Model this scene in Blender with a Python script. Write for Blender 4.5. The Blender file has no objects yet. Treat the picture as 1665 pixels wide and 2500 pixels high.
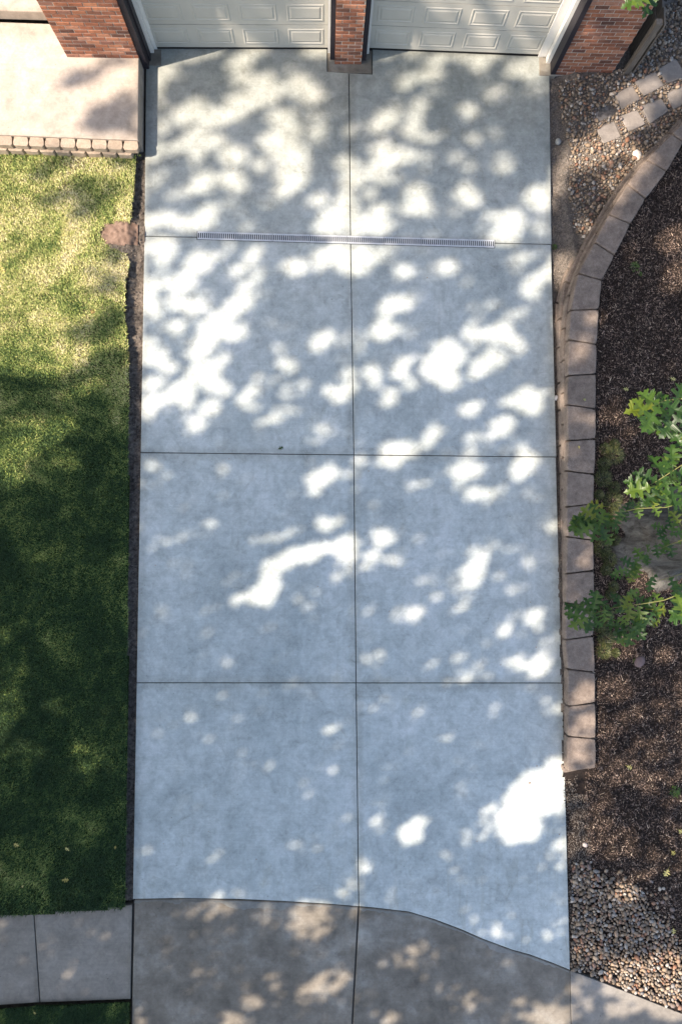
import bpy, math, random
import numpy as np
from mathutils import Vector, Matrix

random.seed(7)
RNG = np.random.default_rng(7)
SC = bpy.context.scene
COL = SC.collection
R = math.radians

# ------------------------------------------------------------------ camera
F, CX, CY, NX, NY, H = 1520., 832.5, 1250., 790., 1295., 9.7

def _n(v):
    l = math.sqrt(sum(a*a for a in v)); return tuple(a/l for a in v)
def _c(a, b): return (a[1]*b[2]-a[2]*b[1], a[2]*b[0]-a[0]*b[2], a[0]*b[1]-a[1]*b[0])
def _d(a, b): return sum(x*y for x, y in zip(a, b))
_Z = tuple(-a for a in _n(((NX-CX)/F, -(NY-CY)/F, -1)))
_k = _Z[1]
_Y = _n((0-_k*_Z[0], 1-_k*_Z[1], 0-_k*_Z[2]))
_X = _c(_Y, _Z)

cam_data = bpy.data.cameras.new('camera')
cam = bpy.data.objects.new('camera', cam_data); COL.objects.link(cam)
m = Matrix((_X, _Y, _Z)).to_4x4(); m.translation = Vector((0, 0, H))
cam.matrix_world = m
cam_data.sensor_fit = 'VERTICAL'; cam_data.sensor_height = 36.0
cam_data.lens = F/2500*36.0; cam_data.clip_end = 2000; cam_data.clip_start = .05
SC.camera = cam

# ------------------------------------------------------------------ light
SUN_EL, SUN_AZ = R(47), R(17)          # travel direction of the light on the ground: (cos17, sin17)
SUNV = Vector((-math.cos(SUN_AZ)*math.cos(SUN_EL), -math.sin(SUN_AZ)*math.cos(SUN_EL), math.sin(SUN_EL)))
world = bpy.data.worlds.new('World'); SC.world = world; world.use_nodes = True
wt = world.node_tree; bgn = wt.nodes['Background']
sky = wt.nodes.new('ShaderNodeTexSky'); sky.sky_type = 'NISHITA'; sky.sun_disc = False
sky.sun_elevation = SUN_EL; sky.sun_rotation = math.atan2(SUNV.x, SUNV.y)
sky.air_density = 1.0; sky.dust_density = 2.2; sky.ozone_density = 1.0
wt.links.new(sky.outputs[0], bgn.inputs[0]); bgn.inputs[1].default_value = 0.128
sl = bpy.data.lights.new('sun', 'SUN'); sl.energy = 4.1; sl.angle = R(.58); sl.color = (1, .86, .72)
so = bpy.data.objects.new('sun', sl); COL.objects.link(so)
so.rotation_euler = SUNV.to_track_quat('Z', 'Y').to_euler(); so.location = (-20, -6, 25)
SC.view_settings.view_transform = 'Standard'; SC.view_settings.look = 'None'
SC.view_settings.gamma = 1.0; SC.view_settings.use_curve_mapping = False
SC.view_settings.exposure = 1.5

# ------------------------------------------------------------------ measuring helpers
def P(px, py, z=0.):
    """point of the place at height z that was measured at this spot of the survey photo"""
    c = ((px-CX)/F, -(py-CY)/F, -1.)
    w = (_d(_X, c), _d(_Y, c), _d(_Z, c)); t = (z-H)/w[2]
    return (w[0]*t, w[1]*t, z)
def zd(y): return max(0., (4.55-y)*.03)                 # driveway height
def PD(px, py, dz=0.):
    z = 0.
    for _ in range(8):
        z = zd(P(px, py, z+dz)[1])
    return P(px, py, z+dz)

# ------------------------------------------------------------------ object helpers
def tag(o, label=None, cat=None, group=None, kind=None):
    if label: o['label'] = label
    if cat: o['category'] = cat
    if group: o['group'] = group
    if kind: o['kind'] = kind
    return o
def empty(name, loc=(0, 0, 0), rz=0):
    o = bpy.data.objects.new(name, None); COL.objects.link(o)
    o.location = loc; o.rotation_euler = (0, 0, rz); o.empty_display_size = .1
    return o
def mesh(name, v, f, mat=None, parent=None, smooth=False):
    me = bpy.data.meshes.new(name); me.from_pydata([tuple(p) for p in v], [], f); me.update()
    if mat: me.materials.append(mat)
    if smooth: me.polygons.foreach_set('use_smooth', [True]*len(me.polygons))
    o = bpy.data.objects.new(name, me); COL.objects.link(o)
    if parent: o.parent = parent
    return o
def np_mesh(name, V, Fc, mat, parent=None, smooth=False):
    """V (n,3); Fc (m,k) equal-sized faces"""
    me = bpy.data.meshes.new(name)
    V = np.asarray(V, dtype=np.float32); Fc = np.asarray(Fc, dtype=np.int32)
    k = Fc.shape[1]
    me.vertices.add(len(V)); me.vertices.foreach_set('co', V.ravel())
    me.loops.add(Fc.size); me.loops.foreach_set('vertex_index', Fc.ravel())
    me.polygons.add(len(Fc)); me.polygons.foreach_set('loop_start', np.arange(0, Fc.size, k, dtype=np.int32))
    me.update(calc_edges=True)
    me.materials.append(mat)
    if smooth: me.polygons.foreach_set('use_smooth', [True]*len(Fc))
    o = bpy.data.objects.new(name, me); COL.objects.link(o)
    if parent: o.parent = parent
    return o
class MB:
    def __init__(s): s.v = []; s.f = []
    def add(s, v, f):
        b = len(s.v); s.v += [tuple(p) for p in v]; s.f += [tuple(i+b for i in q) for q in f]
    def box(s, x0, y0, z0, x1, y1, z1):
        s.add([(x0,y0,z0),(x1,y0,z0),(x1,y1,z0),(x0,y1,z0),(x0,y0,z1),(x1,y0,z1),(x1,y1,z1),(x0,y1,z1)],
              [(0,3,2,1),(4,5,6,7),(0,1,5,4),(1,2,6,5),(2,3,7,6),(3,0,4,7)])
    def obj(s, name, mat, parent=None, smooth=False): return mesh(name, s.v, s.f, mat, parent, smooth)
def bbox_obj(name, x0, y0, z0, x1, y1, z1, mat, parent=None):
    b = MB(); b.box(x0, y0, z0, x1, y1, z1); return b.obj(name, mat, parent)
def ccw(pts):
    a = sum(pts[i][0]*pts[(i+1) % len(pts)][1]-pts[(i+1) % len(pts)][0]*pts[i][1] for i in range(len(pts)))
    return list(pts) if a > 0 else list(pts)[::-1]
def inset(pts, d):
    """offset a ccw polygon inwards by d"""
    n = len(pts); out = []
    for i in range(n):
        p0, p1, p2 = pts[i-1], pts[i], pts[(i+1) % n]
        a = Vector((p1[0]-p0[0], p1[1]-p0[1])); b = Vector((p2[0]-p1[0], p2[1]-p1[1]))
        if a.length < 1e-6 or b.length < 1e-6: out.append((p1[0], p1[1])); continue
        a.normalize(); b.normalize()
        na = Vector((-a.y, a.x)); nb = Vector((-b.y, b.x)); nn = na+nb
        l = nn.length
        if l < 1e-3: out.append((p1[0]+na.x*d, p1[1]+na.y*d)); continue
        nn /= l; q = d/max(.35, nn.dot(na))
        out.append((p1[0]+nn.x*q, p1[1]+nn.y*q))
    return out
def slab_vf(pts, zt, thick, bev=.008):
    """prism on polygon pts, top height zt(x,y) with a rounded edge"""
    pts = ccw(pts); n = len(pts)
    zf = zt if callable(zt) else (lambda x, y: zt)
    i1 = inset(pts, bev*.3); i2 = inset(pts, bev)
    v = [(x, y, zf(x, y)-thick) for x, y in pts]+[(x, y, zf(x, y)-bev) for x, y in pts] + \
        [(x, y, zf(x, y)-bev*.3) for x, y in i1]+[(x, y, zf(x, y)) for x, y in i2]
    f = []
    for r in range(3):
        for i in range(n):
            j = (i+1) % n; f.append((r*n+i, r*n+j, (r+1)*n+j, (r+1)*n+i))
    f.append(tuple(range(3*n, 4*n))); f.append(tuple(range(n))[::-1])
    return v, f
def slab(name, pts, zt, thick, mat, parent=None, bev=.008):
    v, f = slab_vf([(p[0], p[1]) for p in pts], zt, thick, bev); return mesh(name, v, f, mat, parent)
def rough_block(name, pts, z0, z1, mat, parent, bev=.014, jit=.004, sub=5):
    """tumbled concrete block: footprint pts, worn uneven arrises"""
    pts = ccw(pts); ring = []
    for i in range(len(pts)):
        a, b = pts[i], pts[(i+1) % len(pts)]
        for k in range(sub):
            t = k/sub; ring.append((a[0]+(b[0]-a[0])*t, a[1]+(b[1]-a[1])*t))
    n = len(ring); J = lambda s=1.: random.uniform(-jit, jit)*s
    corner = [i % sub == 0 for i in range(n)]
    v = []
    rings = [(ring, z0, .6), (ring, z1-bev*1.2, 1.), (inset(ring, bev*.45), z1-bev*.3, 1.), (inset(ring, bev*1.4), z1, .35)]
    cen = (sum(p[0] for p in ring)/n, sum(p[1] for p in ring)/n)
    for rr, z, s in rings:
        for i, (x, y) in enumerate(rr):
            if corner[i]:
                dx, dy = cen[0]-x, cen[1]-y; l = math.hypot(dx, dy) or 1
                x += dx/l*bev*.9; y += dy/l*bev*.9
            v.append((x+J(s), y+J(s), z+J(.5*s)))
    f = []
    for r in range(3):
        for i in range(n):
            j = (i+1) % n; f.append((r*n+i, r*n+j, (r+1)*n+j, (r+1)*n+i))
    f.append(tuple(range(3*n, 4*n)))
    return mesh(name, v, f, mat, parent)
def tube_vf(path, radii, seg=8):
    v = []; f = []
    path = [Vector(p) for p in path]
    for i, p in enumerate(path):
        t = (path[min(i+1, len(path)-1)]-path[max(i-1, 0)]).normalized()
        u = t.cross(Vector((0, 0, 1)) if abs(t.z) < .95 else Vector((1, 0, 0))).normalized(); w = t.cross(u)
        for k in range(seg):
            a = 2*math.pi*k/seg; v.append(p+(u*math.cos(a)+w*math.sin(a))*radii[i])
    for i in range(len(path)-1):
        for k in range(seg):
            f.append((i*seg+k, i*seg+(k+1) % seg, (i+1)*seg+(k+1) % seg, (i+1)*seg+k))
    return v, f
def inside(poly, X, Y):
    X = np.asarray(X); Y = np.asarray(Y); r = np.zeros(X.shape, bool); n = len(poly)
    for i in range(n):
        x0, y0 = poly[i][0], poly[i][1]; x1, y1 = poly[(i+1) % n][0], poly[(i+1) % n][1]
        c = ((y0 > Y) != (y1 > Y)) & (X < (x1-x0)*(Y-y0)/((y1-y0) or 1e-9)+x0); r ^= c
    return r
_NG = np.random.default_rng(3).random((64, 64))
def vnoise(x, y, s=1.):
    x = np.asarray(x)*s; y = np.asarray(y)*s
    xi = np.floor(x).astype(int); yi = np.floor(y).astype(int); fx = x-xi; fy = y-yi
    fx = fx*fx*(3-2*fx); fy = fy*fy*(3-2*fy)
    g = lambda a, b: _NG[a % 64, b % 64]
    return (g(xi, yi)*(1-fx)+g(xi+1, yi)*fx)*(1-fy)+(g(xi, yi+1)*(1-fx)+g(xi+1, yi+1)*fx)*fy
def zd_np(y): return np.maximum(0., (4.55-y)*.03)

# ------------------------------------------------------------------ materials
def newmat(name, rough=.85, spec=.3):
    m = bpy.data.materials.new(name); m.use_nodes = True
    b = m.node_tree.nodes['Principled BSDF']; b.inputs['Roughness'].default_value = rough
    b.inputs['Specular IOR Level'].default_value = spec
    return m, m.node_tree, b
def N(t, typ, **kw):
    n = t.nodes.new(typ)
    for k, v in kw.items(): setattr(n, k, v)
    return n
def noise(t, scale, detail=4, rough=.55, vec=None, stretch=None, dist=0.):
    n = N(t, 'ShaderNodeTexNoise'); n.inputs['Scale'].default_value = scale
    n.inputs['Detail'].default_value = detail; n.inputs['Roughness'].default_value = rough
    n.inputs['Distortion'].default_value = dist
    if vec is None: vec = N(t, 'ShaderNodeNewGeometry').outputs['Position']
    if stretch:
        mp = N(t, 'ShaderNodeMapping'); mp.inputs['Scale'].default_value = stretch
        t.links.new(vec, mp.inputs['Vector']); vec = mp.outputs[0]
    t.links.new(vec, n.inputs['Vector']); return n.outputs['Fac']
def ramp(t, fac, stops, interp='LINEAR'):
    r = N(t, 'ShaderNodeValToRGB'); e = r.color_ramp; e.interpolation = interp
    while len(e.elements) < len(stops): e.elements.new(.5)
    for el, (p, c) in zip(e.elements, stops):
        el.position = p; el.color = (*c, 1) if len(c) == 3 else c
    t.links.new(fac, r.inputs[0]); return r.outputs[0]
def mix(t, fac, a, b, mode='MIX'):
    n = N(t, 'ShaderNodeMix', data_type='RGBA', blend_type=mode)
    for sock, val in ((n.inputs[0], fac), (n.inputs[6], a), (n.inputs[7], b)):
        if isinstance(val, (int, float)): sock.default_value = val
        elif isinstance(val, tuple): sock.default_value = (*val, 1) if len(val) == 3 else val
        else: t.links.new(val, sock)
    return n.outputs[2]
def bump(t, b, h, strength=.3, dist=.01):
    n = N(t, 'ShaderNodeBump'); n.inputs['Strength'].default_value = strength; n.inputs['Distance'].default_value = dist
    t.links.new(h, n.inputs['Height']); t.links.new(n.outputs[0], b.inputs['Normal'])
def g(v): return (v, v, v)
def setc(t, b, c):
    if isinstance(c, tuple): b.inputs['Base Color'].default_value = (*c, 1)
    else: t.links.new(c, b.inputs['Base Color'])

def concrete(name, lo, mid, hi, stain=.5, streaks=0., big=.9, grime_shade=0.):
    m, t, b = newmat(name, .8, .25)
    c = ramp(t, noise(t, big, 6, .6), [(.3, lo), (.5, mid), (.72, hi)])
    c = mix(t, .55, c, ramp(t, noise(t, 4.5, 7, .68, dist=.4), [(.3, g(.30)), (.5, g(.49)), (.7, g(.64))]), 'OVERLAY')
    br = noise(t, 1., 3, .6, stretch=(1.5, 90, 1))           # broom lines
    c = mix(t, .35, c, ramp(t, br, [(.3, g(.44)), (.7, g(.56))]), 'OVERLAY')
    c = mix(t, .6, c, ramp(t, N(t, 'ShaderNodeObjectInfo').outputs['Random'], [(0, (.465, .47, .475)), (1, (.53, .525, .52))]), 'OVERLAY')
    c = mix(t, .5, c, ramp(t, noise(t, 14, 6, .7, dist=.8), [(.3, g(.36)), (.7, g(.62))]), 'OVERLAY')
    gr = noise(t, 190, 3, .7)
    c = mix(t, .5, c, ramp(t, gr, [(.3, g(.4)), (.7, g(.6))]), 'OVERLAY')
    st = ramp(t, noise(t, 2.3, 8, .75, dist=1.2), [(.56, g(0)), (.74, g(1))])
    c = mix(t, mix(t, stain, (0, 0, 0), st), c, mix(t, 1., c, (.66, .64, .6), 'MULTIPLY'))
    pit = ramp(t, noise(t, 26, 2, .5), [(.73, g(0)), (.77, g(1))])
    c = mix(t, pit, c, mix(t, 1., c, (.62, .6, .56), 'MULTIPLY'))
    if streaks:
        sk = ramp(t, noise(t, 1., 5, .7, stretch=(7, .55, 1), dist=.6), [(.55, g(0)), (.7, g(1))])
        c = mix(t, mix(t, streaks, (0, 0, 0), sk), c, mix(t, 1., c, (.8, .78, .74), 'MULTIPLY'))
    if grime_shade:                                                # tyre dirt mixed with painted shade and brick bounce at the garage end
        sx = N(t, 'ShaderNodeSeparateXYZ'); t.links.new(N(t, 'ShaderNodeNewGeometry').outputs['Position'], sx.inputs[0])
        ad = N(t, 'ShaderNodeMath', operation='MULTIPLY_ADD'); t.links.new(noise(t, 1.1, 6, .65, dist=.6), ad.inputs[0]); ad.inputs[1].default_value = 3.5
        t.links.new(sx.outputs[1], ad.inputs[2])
        mr = N(t, 'ShaderNodeMapRange'); mr.inputs[1].default_value = 5.9; mr.inputs[2].default_value = 8.9; mr.inputs[3].default_value = 0; mr.inputs[4].default_value = grime_shade
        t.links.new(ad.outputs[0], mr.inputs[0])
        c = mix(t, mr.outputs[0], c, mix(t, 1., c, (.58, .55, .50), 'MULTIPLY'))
    # trowelled border and collected dirt along each panel's edge
    tc = N(t, 'ShaderNodeTexCoord'); sg = N(t, 'ShaderNodeSeparateXYZ'); t.links.new(tc.outputs['Generated'], sg.inputs[0])
    def mth(op, a_, b_=None):
        n_ = N(t, 'ShaderNodeMath', operation=op)
        for i_, q_ in enumerate((a_, b_)):
            if q_ is None: continue
            if isinstance(q_, (int, float)): n_.inputs[i_].default_value = q_
            else: t.links.new(q_, n_.inputs[i_])
        return n_.outputs[0]
    ed = mth('MINIMUM', mth('SUBTRACT', .5, mth('ABSOLUTE', mth('SUBTRACT', sg.outputs[0], .5))), mth('SUBTRACT', .5, mth('ABSOLUTE', mth('SUBTRACT', sg.outputs[1], .5))))
    ed2 = mth('ADD', ed, mth('MULTIPLY', mth('SUBTRACT', noise(t, 5, 5, .7), .5), .05))
    c = mix(t, ramp(t, ed2, [(.0, g(.75)), (.022, g(.55)), (.04, g(0))]), c, mix(t, 1., c, (.82, .80, .77), 'MULTIPLY'))
    if grime_shade:
        # water runs near the foot of the drive, hairline shrinkage crack tone
        sy = N(t, 'ShaderNodeSeparateXYZ'); t.links.new(N(t, 'ShaderNodeNewGeometry').outputs['Position'], sy.inputs[0])
        mk = ramp(t, mth('DIVIDE', mth('ADD', sy.outputs[1], 5.6), 1.3), [(0., g(1)), (.6, g(.6)), (1., g(0))])
        rn = ramp(t, noise(t, 1., 4, .6, stretch=(5, .8, 1), dist=1.2), [(.56, g(0)), (.64, g(1)), (.72, g(0))])
        c = mix(t, mix(t, 1., mk, rn, 'MULTIPLY'), c, mix(t, 1., c, (.90, .88, .84), 'MULTIPLY'))
        cl = ramp(t, noise(t, 2.1, 9, .8, dist=2.2), [(.485, g(0)), (.5, g(.8)), (.515, g(0))])
        c = mix(t, cl, c, mix(t, 1., c, (.88, .87, .85), 'MULTIPLY'))
    setc(t, b, c); bump(t, b, gr, .25, .004)
    return m
M = {}
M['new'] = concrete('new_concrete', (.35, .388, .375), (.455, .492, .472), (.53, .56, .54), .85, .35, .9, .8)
M['old'] = concrete('weathered_concrete', (.135, .12, .096), (.20, .178, .145), (.33, .315, .275), .7, .2, 1.7)
M['walk'] = concrete('sidewalk_concrete', (.20, .178, .148), (.235, .213, .18), (.27, .25, .22), .4)
M['smear'] = concrete('cement_film', (.17, .16, .14), (.22, .215, .19), (.27, .26, .24), .4)
M['patio'] = concrete('patio_concrete', (.33, .275, .225), (.38, .325, .27), (.42, .37, .315), .6)
M['paver'] = concrete('paver_concrete', (.16, .138, .12), (.21, .185, .16), (.26, .23, .2), .5)
M['joint'] = newmat('joint_filler', .9)[0]; setc(None, M['joint'].node_tree.nodes['Principled BSDF'], (.06, .057, .052))

def brickmat():
    m, t, b = newmat('red_brick', .9, .2)
    oi = N(t, 'ShaderNodeObjectInfo').outputs['Random']
    c = ramp(t, oi, [(0, (.10, .05, .038)), (.15, (.19, .085, .055)), (.45, (.28, .11, .062)), (.7, (.36, .155, .085)), (.88, (.38, .19, .125)), (1, (.14, .065, .05))])
    n = noise(t, 22, 6, .7); c = mix(t, .8, c, ramp(t, n, [(.3, g(.32)), (.7, g(.66))]), 'OVERLAY')
    sp = ramp(t, noise(t, 60, 3, .6), [(.62, g(0)), (.72, g(.55))]); c = mix(t, sp, c, (.36, .27, .22))
    setc(t, b, c); bump(t, b, noise(t, 90, 4, .7), .5, .006); return m
M['brick'] = brickmat()
def simple(name, lo, hi, sc=8, rough=.85, bs=.3, det=6, island=False, spec=.25, fine=None, stretch=None):
    m, t, b = newmat(name, rough, spec)
    c = ramp(t, noise(t, sc, det, .65, stretch=stretch), [(.3, lo), (.7, hi)])
    if island:
        ri = N(t, 'ShaderNodeNewGeometry').outputs['Random Per Island']
        c = mix(t, .8, c, ramp(t, ri, [(0, g(.25)), (1, g(.75))]), 'OVERLAY')
    setc(t, b, c)
    if bs: bump(t, b, noise(t, fine or sc*6, 4, .7), bs, .01)
    return m
M['mortar'] = simple('mortar', (.40, .33, .27), (.52, .45, .37), 30)
M['trim'] = simple('dark_trim', (.018, .016, .02), (.035, .03, .036), 6, .5, .2, stretch=(1, 1, 14))
M['white'] = simple('white_steel', (.42, .40, .345), (.47, .45, .39), 3, .45, .03, spec=.4)
M['stop'] = simple('white_stop_trim', (.62, .6, .55), (.7, .68, .63), 5, .5, .05)
M['rubber'] = simple('rubber_seal', (.008, .008, .008), (.015, .015, .015), 5, .6, 0)
def blockmat(name, lo, hi):
    m, t, b = newmat(name, .92, .15)
    oi = N(t, 'ShaderNodeObjectInfo').outputs['Random']
    c = ramp(t, noise(t, 7, 6, .65), [(.3, lo), (.7, hi)])
    c = mix(t, .6, c, ramp(t, oi, [(0, g(.42)), (1, g(.58))]), 'OVERLAY')
    n = noise(t, 130, 3, .7); c = mix(t, .7, c, ramp(t, n, [(.3, g(.28)), (.7, g(.68))]), 'OVERLAY')
    c = mix(t, .5, c, ramp(t, noise(t, 28, 5, .7), [(.3, g(.36)), (.7, g(.62))]), 'OVERLAY')
    sp = ramp(t, noise(t, 75, 2, .5), [(.68, g(0)), (.75, g(.7))]); c = mix(t, sp, c, (.34, .3, .26))
    setc(t, b, c); bump(t, b, n, .5, .006); return m
M['block'] = blockmat('retaining_block', (.15, .118, .096), (.255, .205, .165))
M['tanblock'] = blockmat('tan_edging_block', (.29, .225, .165), (.37, .30, .23))
M['soil'] = simple('soil', (.035, .026, .02), (.10, .078, .06), 14, .95, .8)
M['trench'] = simple('trench_soil', (.04, .03, .024), (.22, .185, .15), 22, .95, 1.)
M['dirtpatch'] = simple('bare_dirt', (.14, .09, .065), (.24, .165, .125), 16, .95, .9)
M['graydirt'] = simple('gravelly_dirt', (.06, .052, .046), (.22, .19, .16), 26, .95, 1.)
M['mulchbase'] = simple('mulch_ground', (.010, .0075, .006), (.035, .024, .018), 30, .95, 1.)
def lawnmat(name, blade):
    m, t, b = newmat(name, .7 if blade else .95, .2 if blade else .05)
    # dry straw against green, drier towards the house; sun and shade painted in
    pos = N(t, 'ShaderNodeNewGeometry').outputs['Position']
    sx = N(t, 'ShaderNodeSeparateXYZ'); t.links.new(pos, sx.inputs[0])
    gy = N(t, 'ShaderNodeMapRange'); gy.inputs[1].default_value = .2; gy.inputs[2].default_value = 3.4
    gy.inputs[3].default_value = -.24; gy.inputs[4].default_value = .06; t.links.new(sx.outputs[1], gy.inputs[0])
    ad = N(t, 'ShaderNodeMath', operation='ADD'); t.links.new(noise(t, 1.6, 6, .65, dist=.5), ad.inputs[0]); t.links.new(gy.outputs[0], ad.inputs[1])
    if blade:
        ri = N(t, 'ShaderNodeNewGeometry').outputs['Random Per Island']
        a2 = N(t, 'ShaderNodeMath', operation='MULTIPLY_ADD'); t.links.new(ri, a2.inputs[0]); a2.inputs[1].default_value = .3
        t.links.new(ad.outputs[0], a2.inputs[2])
        c = ramp(t, a2.outputs[0], [(.34, (.034, .066, .028)), (.50, (.085, .145, .044)), (.64, (.34, .41, .11)), (.76, (.66, .61, .25)), (.92, (.80, .72, .48))])
    else:
        c = ramp(t, ad.outputs[0], [(.35, (.022, .034, .012)), (.55, (.09, .085, .04)), (.75, (.2, .165, .09))])
    setc(t, b, c)
    if not blade: bump(t, b, noise(t, 60, 4, .7), 1., .02)
    return m
M['blade'] = lawnmat('grass_blade', True); M['lawn'] = lawnmat('lawn_ground', False)
def pebmat():
    m, t, b = newmat('river_pebble', .75, .3)
    st = [(0, (.09, .075, .06)), (.15, (.20, .145, .095)), (.3, (.28, .205, .14)), (.45, (.13, .11, .09)), (.6, (.36, .28, .2)), (.72, (.22, .11, .065)), (.84, (.16, .155, .15)), (1, (.45, .39, .32))]
    oi = N(t, 'ShaderNodeObjectInfo').outputs['Random']; ri = N(t, 'ShaderNodeNewGeometry').outputs['Random Per Island']
    a = N(t, 'ShaderNodeMath', operation='ADD'); t.links.new(oi, a.inputs[0]); t.links.new(ri, a.inputs[1])
    fr = N(t, 'ShaderNodeMath', operation='FRACT'); t.links.new(a.outputs[0], fr.inputs[0])
    c = ramp(t, fr.outputs[0], st)
    c = mix(t, .5, c, ramp(t, noise(t, 45, 4, .6), [(.3, g(.38)), (.7, g(.62))]), 'OVERLAY'); setc(t, b, c)
    return m
M['peb'] = pebmat()
def chipmat():
    m, t, b = newmat('bark_chip', .85, .25)
    ri = N(t, 'ShaderNodeNewGeometry').outputs['Random Per Island']
    c0_ = None
    c = ramp(t, ri, [(0, (.016, .011, .009)), (.4, (.046, .032, .025)), (.75, (.14, .10, .078)), (.94, (.29, .21, .165)), (1, (.50, .40, .30))])
    c = mix(t, .8, c, ramp(t, noise(t, 2.2, 6, .7, dist=.6), [(.34, g(.26)), (.66, g(.70))]), 'OVERLAY')
    setc(t, b, c); return m
M['chip'] = chipmat()
def leafmat(name, stops, rnd='Object', trans=.35):
    m, t, b = newmat(name, .4, .45)
    r = N(t, 'ShaderNodeObjectInfo').outputs['Random'] if rnd == 'Object' else N(t, 'ShaderNodeNewGeometry').outputs['Random Per Island']
    c = ramp(t, r, stops)
    c = mix(t, .35, c, ramp(t, noise(t, 30, 3, .6), [(.3, g(.4)), (.7, g(.6))]), 'OVERLAY'); setc(t, b, c)
    tr = N(t, 'ShaderNodeBsdfTranslucent'); t.links.new(mix(t, 1., c, (1.6, 1.7, .7), 'MULTIPLY'), tr.inputs[0])
    ms = N(t, 'ShaderNodeMixShader'); ms.inputs[0].default_value = trans
    t.links.new(b.outputs[0], ms.inputs[1]); t.links.new(tr.outputs[0], ms.inputs[2])
    t.links.new(ms.outputs[0], t.nodes['Material Output'].inputs[0]); return m
M['oak'] = leafmat('oak_leaf', [(0, (.02, .05, .010)), (.35, (.034, .078, .012)), (.7, (.06, .11, .015)), (.9, (.09, .14, .018)), (1, (.16, .17, .02))])
M['crown'] = leafmat('crown_leaf', [(0, (.025, .06, .012)), (.6, (.045, .09, .02)), (1, (.08, .12, .025))], 'I', .12)
M['yleaf'] = leafmat('fallen_yellow_leaf', [(0, (.42, .34, .08)), (.5, (.5, .42, .14)), (1, (.38, .36, .12))], 'Object', .1)
M['bleaf'] = leafmat('fallen_brown_leaf', [(0, (.2, .1, .04)), (1, (.3, .16, .06))], 'Object', .1)
M['cover'] = leafmat('ground_cover', [(0, (.018, .03, .008)), (.5, (.05, .066, .018)), (.85, (.12, .125, .04)), (1, (.24, .22, .09))], 'I', .15)
M['weed'] = leafmat('weed_leaf', [(0, (.03, .09, .015)), (1, (.12, .18, .03))], 'I', .2)
def barkmat():
    m, t, b = newmat('oak_bark', .95, .1)
    n = noise(t, 9, 8, .75, stretch=(1, 1, .35), dist=.6)
    c = ramp(t, n, [(.32, (.035, .03, .026)), (.5, (.105, .098, .085)), (.7, (.19, .18, .155))]); setc(t, b, c)
    bump(t, b, n, 1., .06); return m
M['bark'] = barkmat()
M['twig'] = simple('green_twig', (.09, .10, .03), (.16, .15, .05), 10, .6, 0)
M['galv'] = simple('galvanised_steel', (.46, .48, .50), (.6, .62, .63), 12, .5, .1, spec=.5)
M['galv'].node_tree.nodes['Principled BSDF'].inputs['Metallic'].default_value = .0
M['dark'] = simple('drain_dark', (.01, .011, .013), (.02, .022, .025), 5, .8, 0)
M['wood'] = simple('weathered_wood', (.10, .085, .07), (.19, .16, .13), 5, .85, .4, stretch=(6, 6, .6))
M['roof'] = simple('asphalt_shingle', (.05, .045, .04), (.09, .08, .07), 20, .95, .6)
M['upbrick'] = simple('sky_block_brick', (.16, .06, .04), (.3, .12, .075), 9, .9, .4)
M['siding'] = simple('dark_siding', (.10, .09, .08), (.14, .125, .11), 6, .8, .1)

# ------------------------------------------------------------------ setting: ground sheets
# far terrain with a recess where the modelled plot lies
def frame_sheet():
    xs = [-400, -9., 7.2, 400]; ys = [-400, -9.5, 10., 400]; v = []; f = []
    for y in ys:
        for x in xs: v.append((x, y, .02 if abs(x) < 50 else 0.02))
    for j in range(3):
        for i in range(3):
            if i == 1 and j == 1: continue
            a = j*4+i; f.append((a, a+1, a+5, a+4))
    o = mesh('ground', v, f, M['lawn']); tag(o, kind='structure'); return o
frame_sheet()
o = mesh('soil', [(-9.2, -9.7, -.34), (7.4, -9.7, -.34), (7.4, 10.2, -.34), (-9.2, 10.2, -.34)], [(0, 1, 2, 3)], M['soil']); tag(o, kind='structure')
def height_sheet(name, poly, zf, res, mat, kind='structure', parent=None, jitter=0.):
    """sheet over polygon poly, clipped cell-wise, height zf(x,y)"""
    xs = [p[0] for p in poly]; ys = [p[1] for p in poly]
    nx = int((max(xs)-min(xs))/res)+2; ny = int((max(ys)-min(ys))/res)+2
    gx = np.linspace(min(xs), max(xs), nx); gy = np.linspace(min(ys), max(ys), ny)
    X, Y = np.meshgrid(gx, gy); Z = zf(X, Y)
    V = np.stack([X, Y, Z], -1).reshape(-1, 3)
    cx = (X[:-1, :-1]+X[1:, 1:])/2; cy = (Y[:-1, :-1]+Y[1:, 1:])/2
    ok = inside(poly, cx, cy)
    j, i = np.nonzero(ok); a = j*nx+i
    Fc = np.stack([a, a+1, a+nx+1, a+nx], -1)
    o = np_mesh(name, V, Fc, mat, parent, True)
    if kind: tag(o, kind=kind)
    return o

# driveway edges
XL, XR = -2.80, 3.63
def boundary(px_pts): return [PD(*p) for p in px_pts]
curve_px = [(329.5, 2196), (436, 2194), (574, 2196), (689, 2201), (804, 2208), (876, 2214), (913, 2217), (998, 2227), (1062, 2246), (1125.5, 2270), (1178.6, 2293.5), (1253, 2321), (1291, 2331), (1345.6, 2351), (1391, 2369.5)]
curve = [PD(*p)[:2] for p in curve_px]
walk_right_edge = [PD(*p)[:2] for p in [(1391, 2369.5), (1473, 2400), (1537, 2425), (1600, 2450), (1665, 2475)]]
dx = walk_right_edge[-1][0]-walk_right_edge[-2][0]; dy = walk_right_edge[-1][1]-walk_right_edge[-2][1]
walk_right_edge.append((walk_right_edge[-1][0]+dx*6, walk_right_edge[-1][1]+dy*6))

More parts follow.
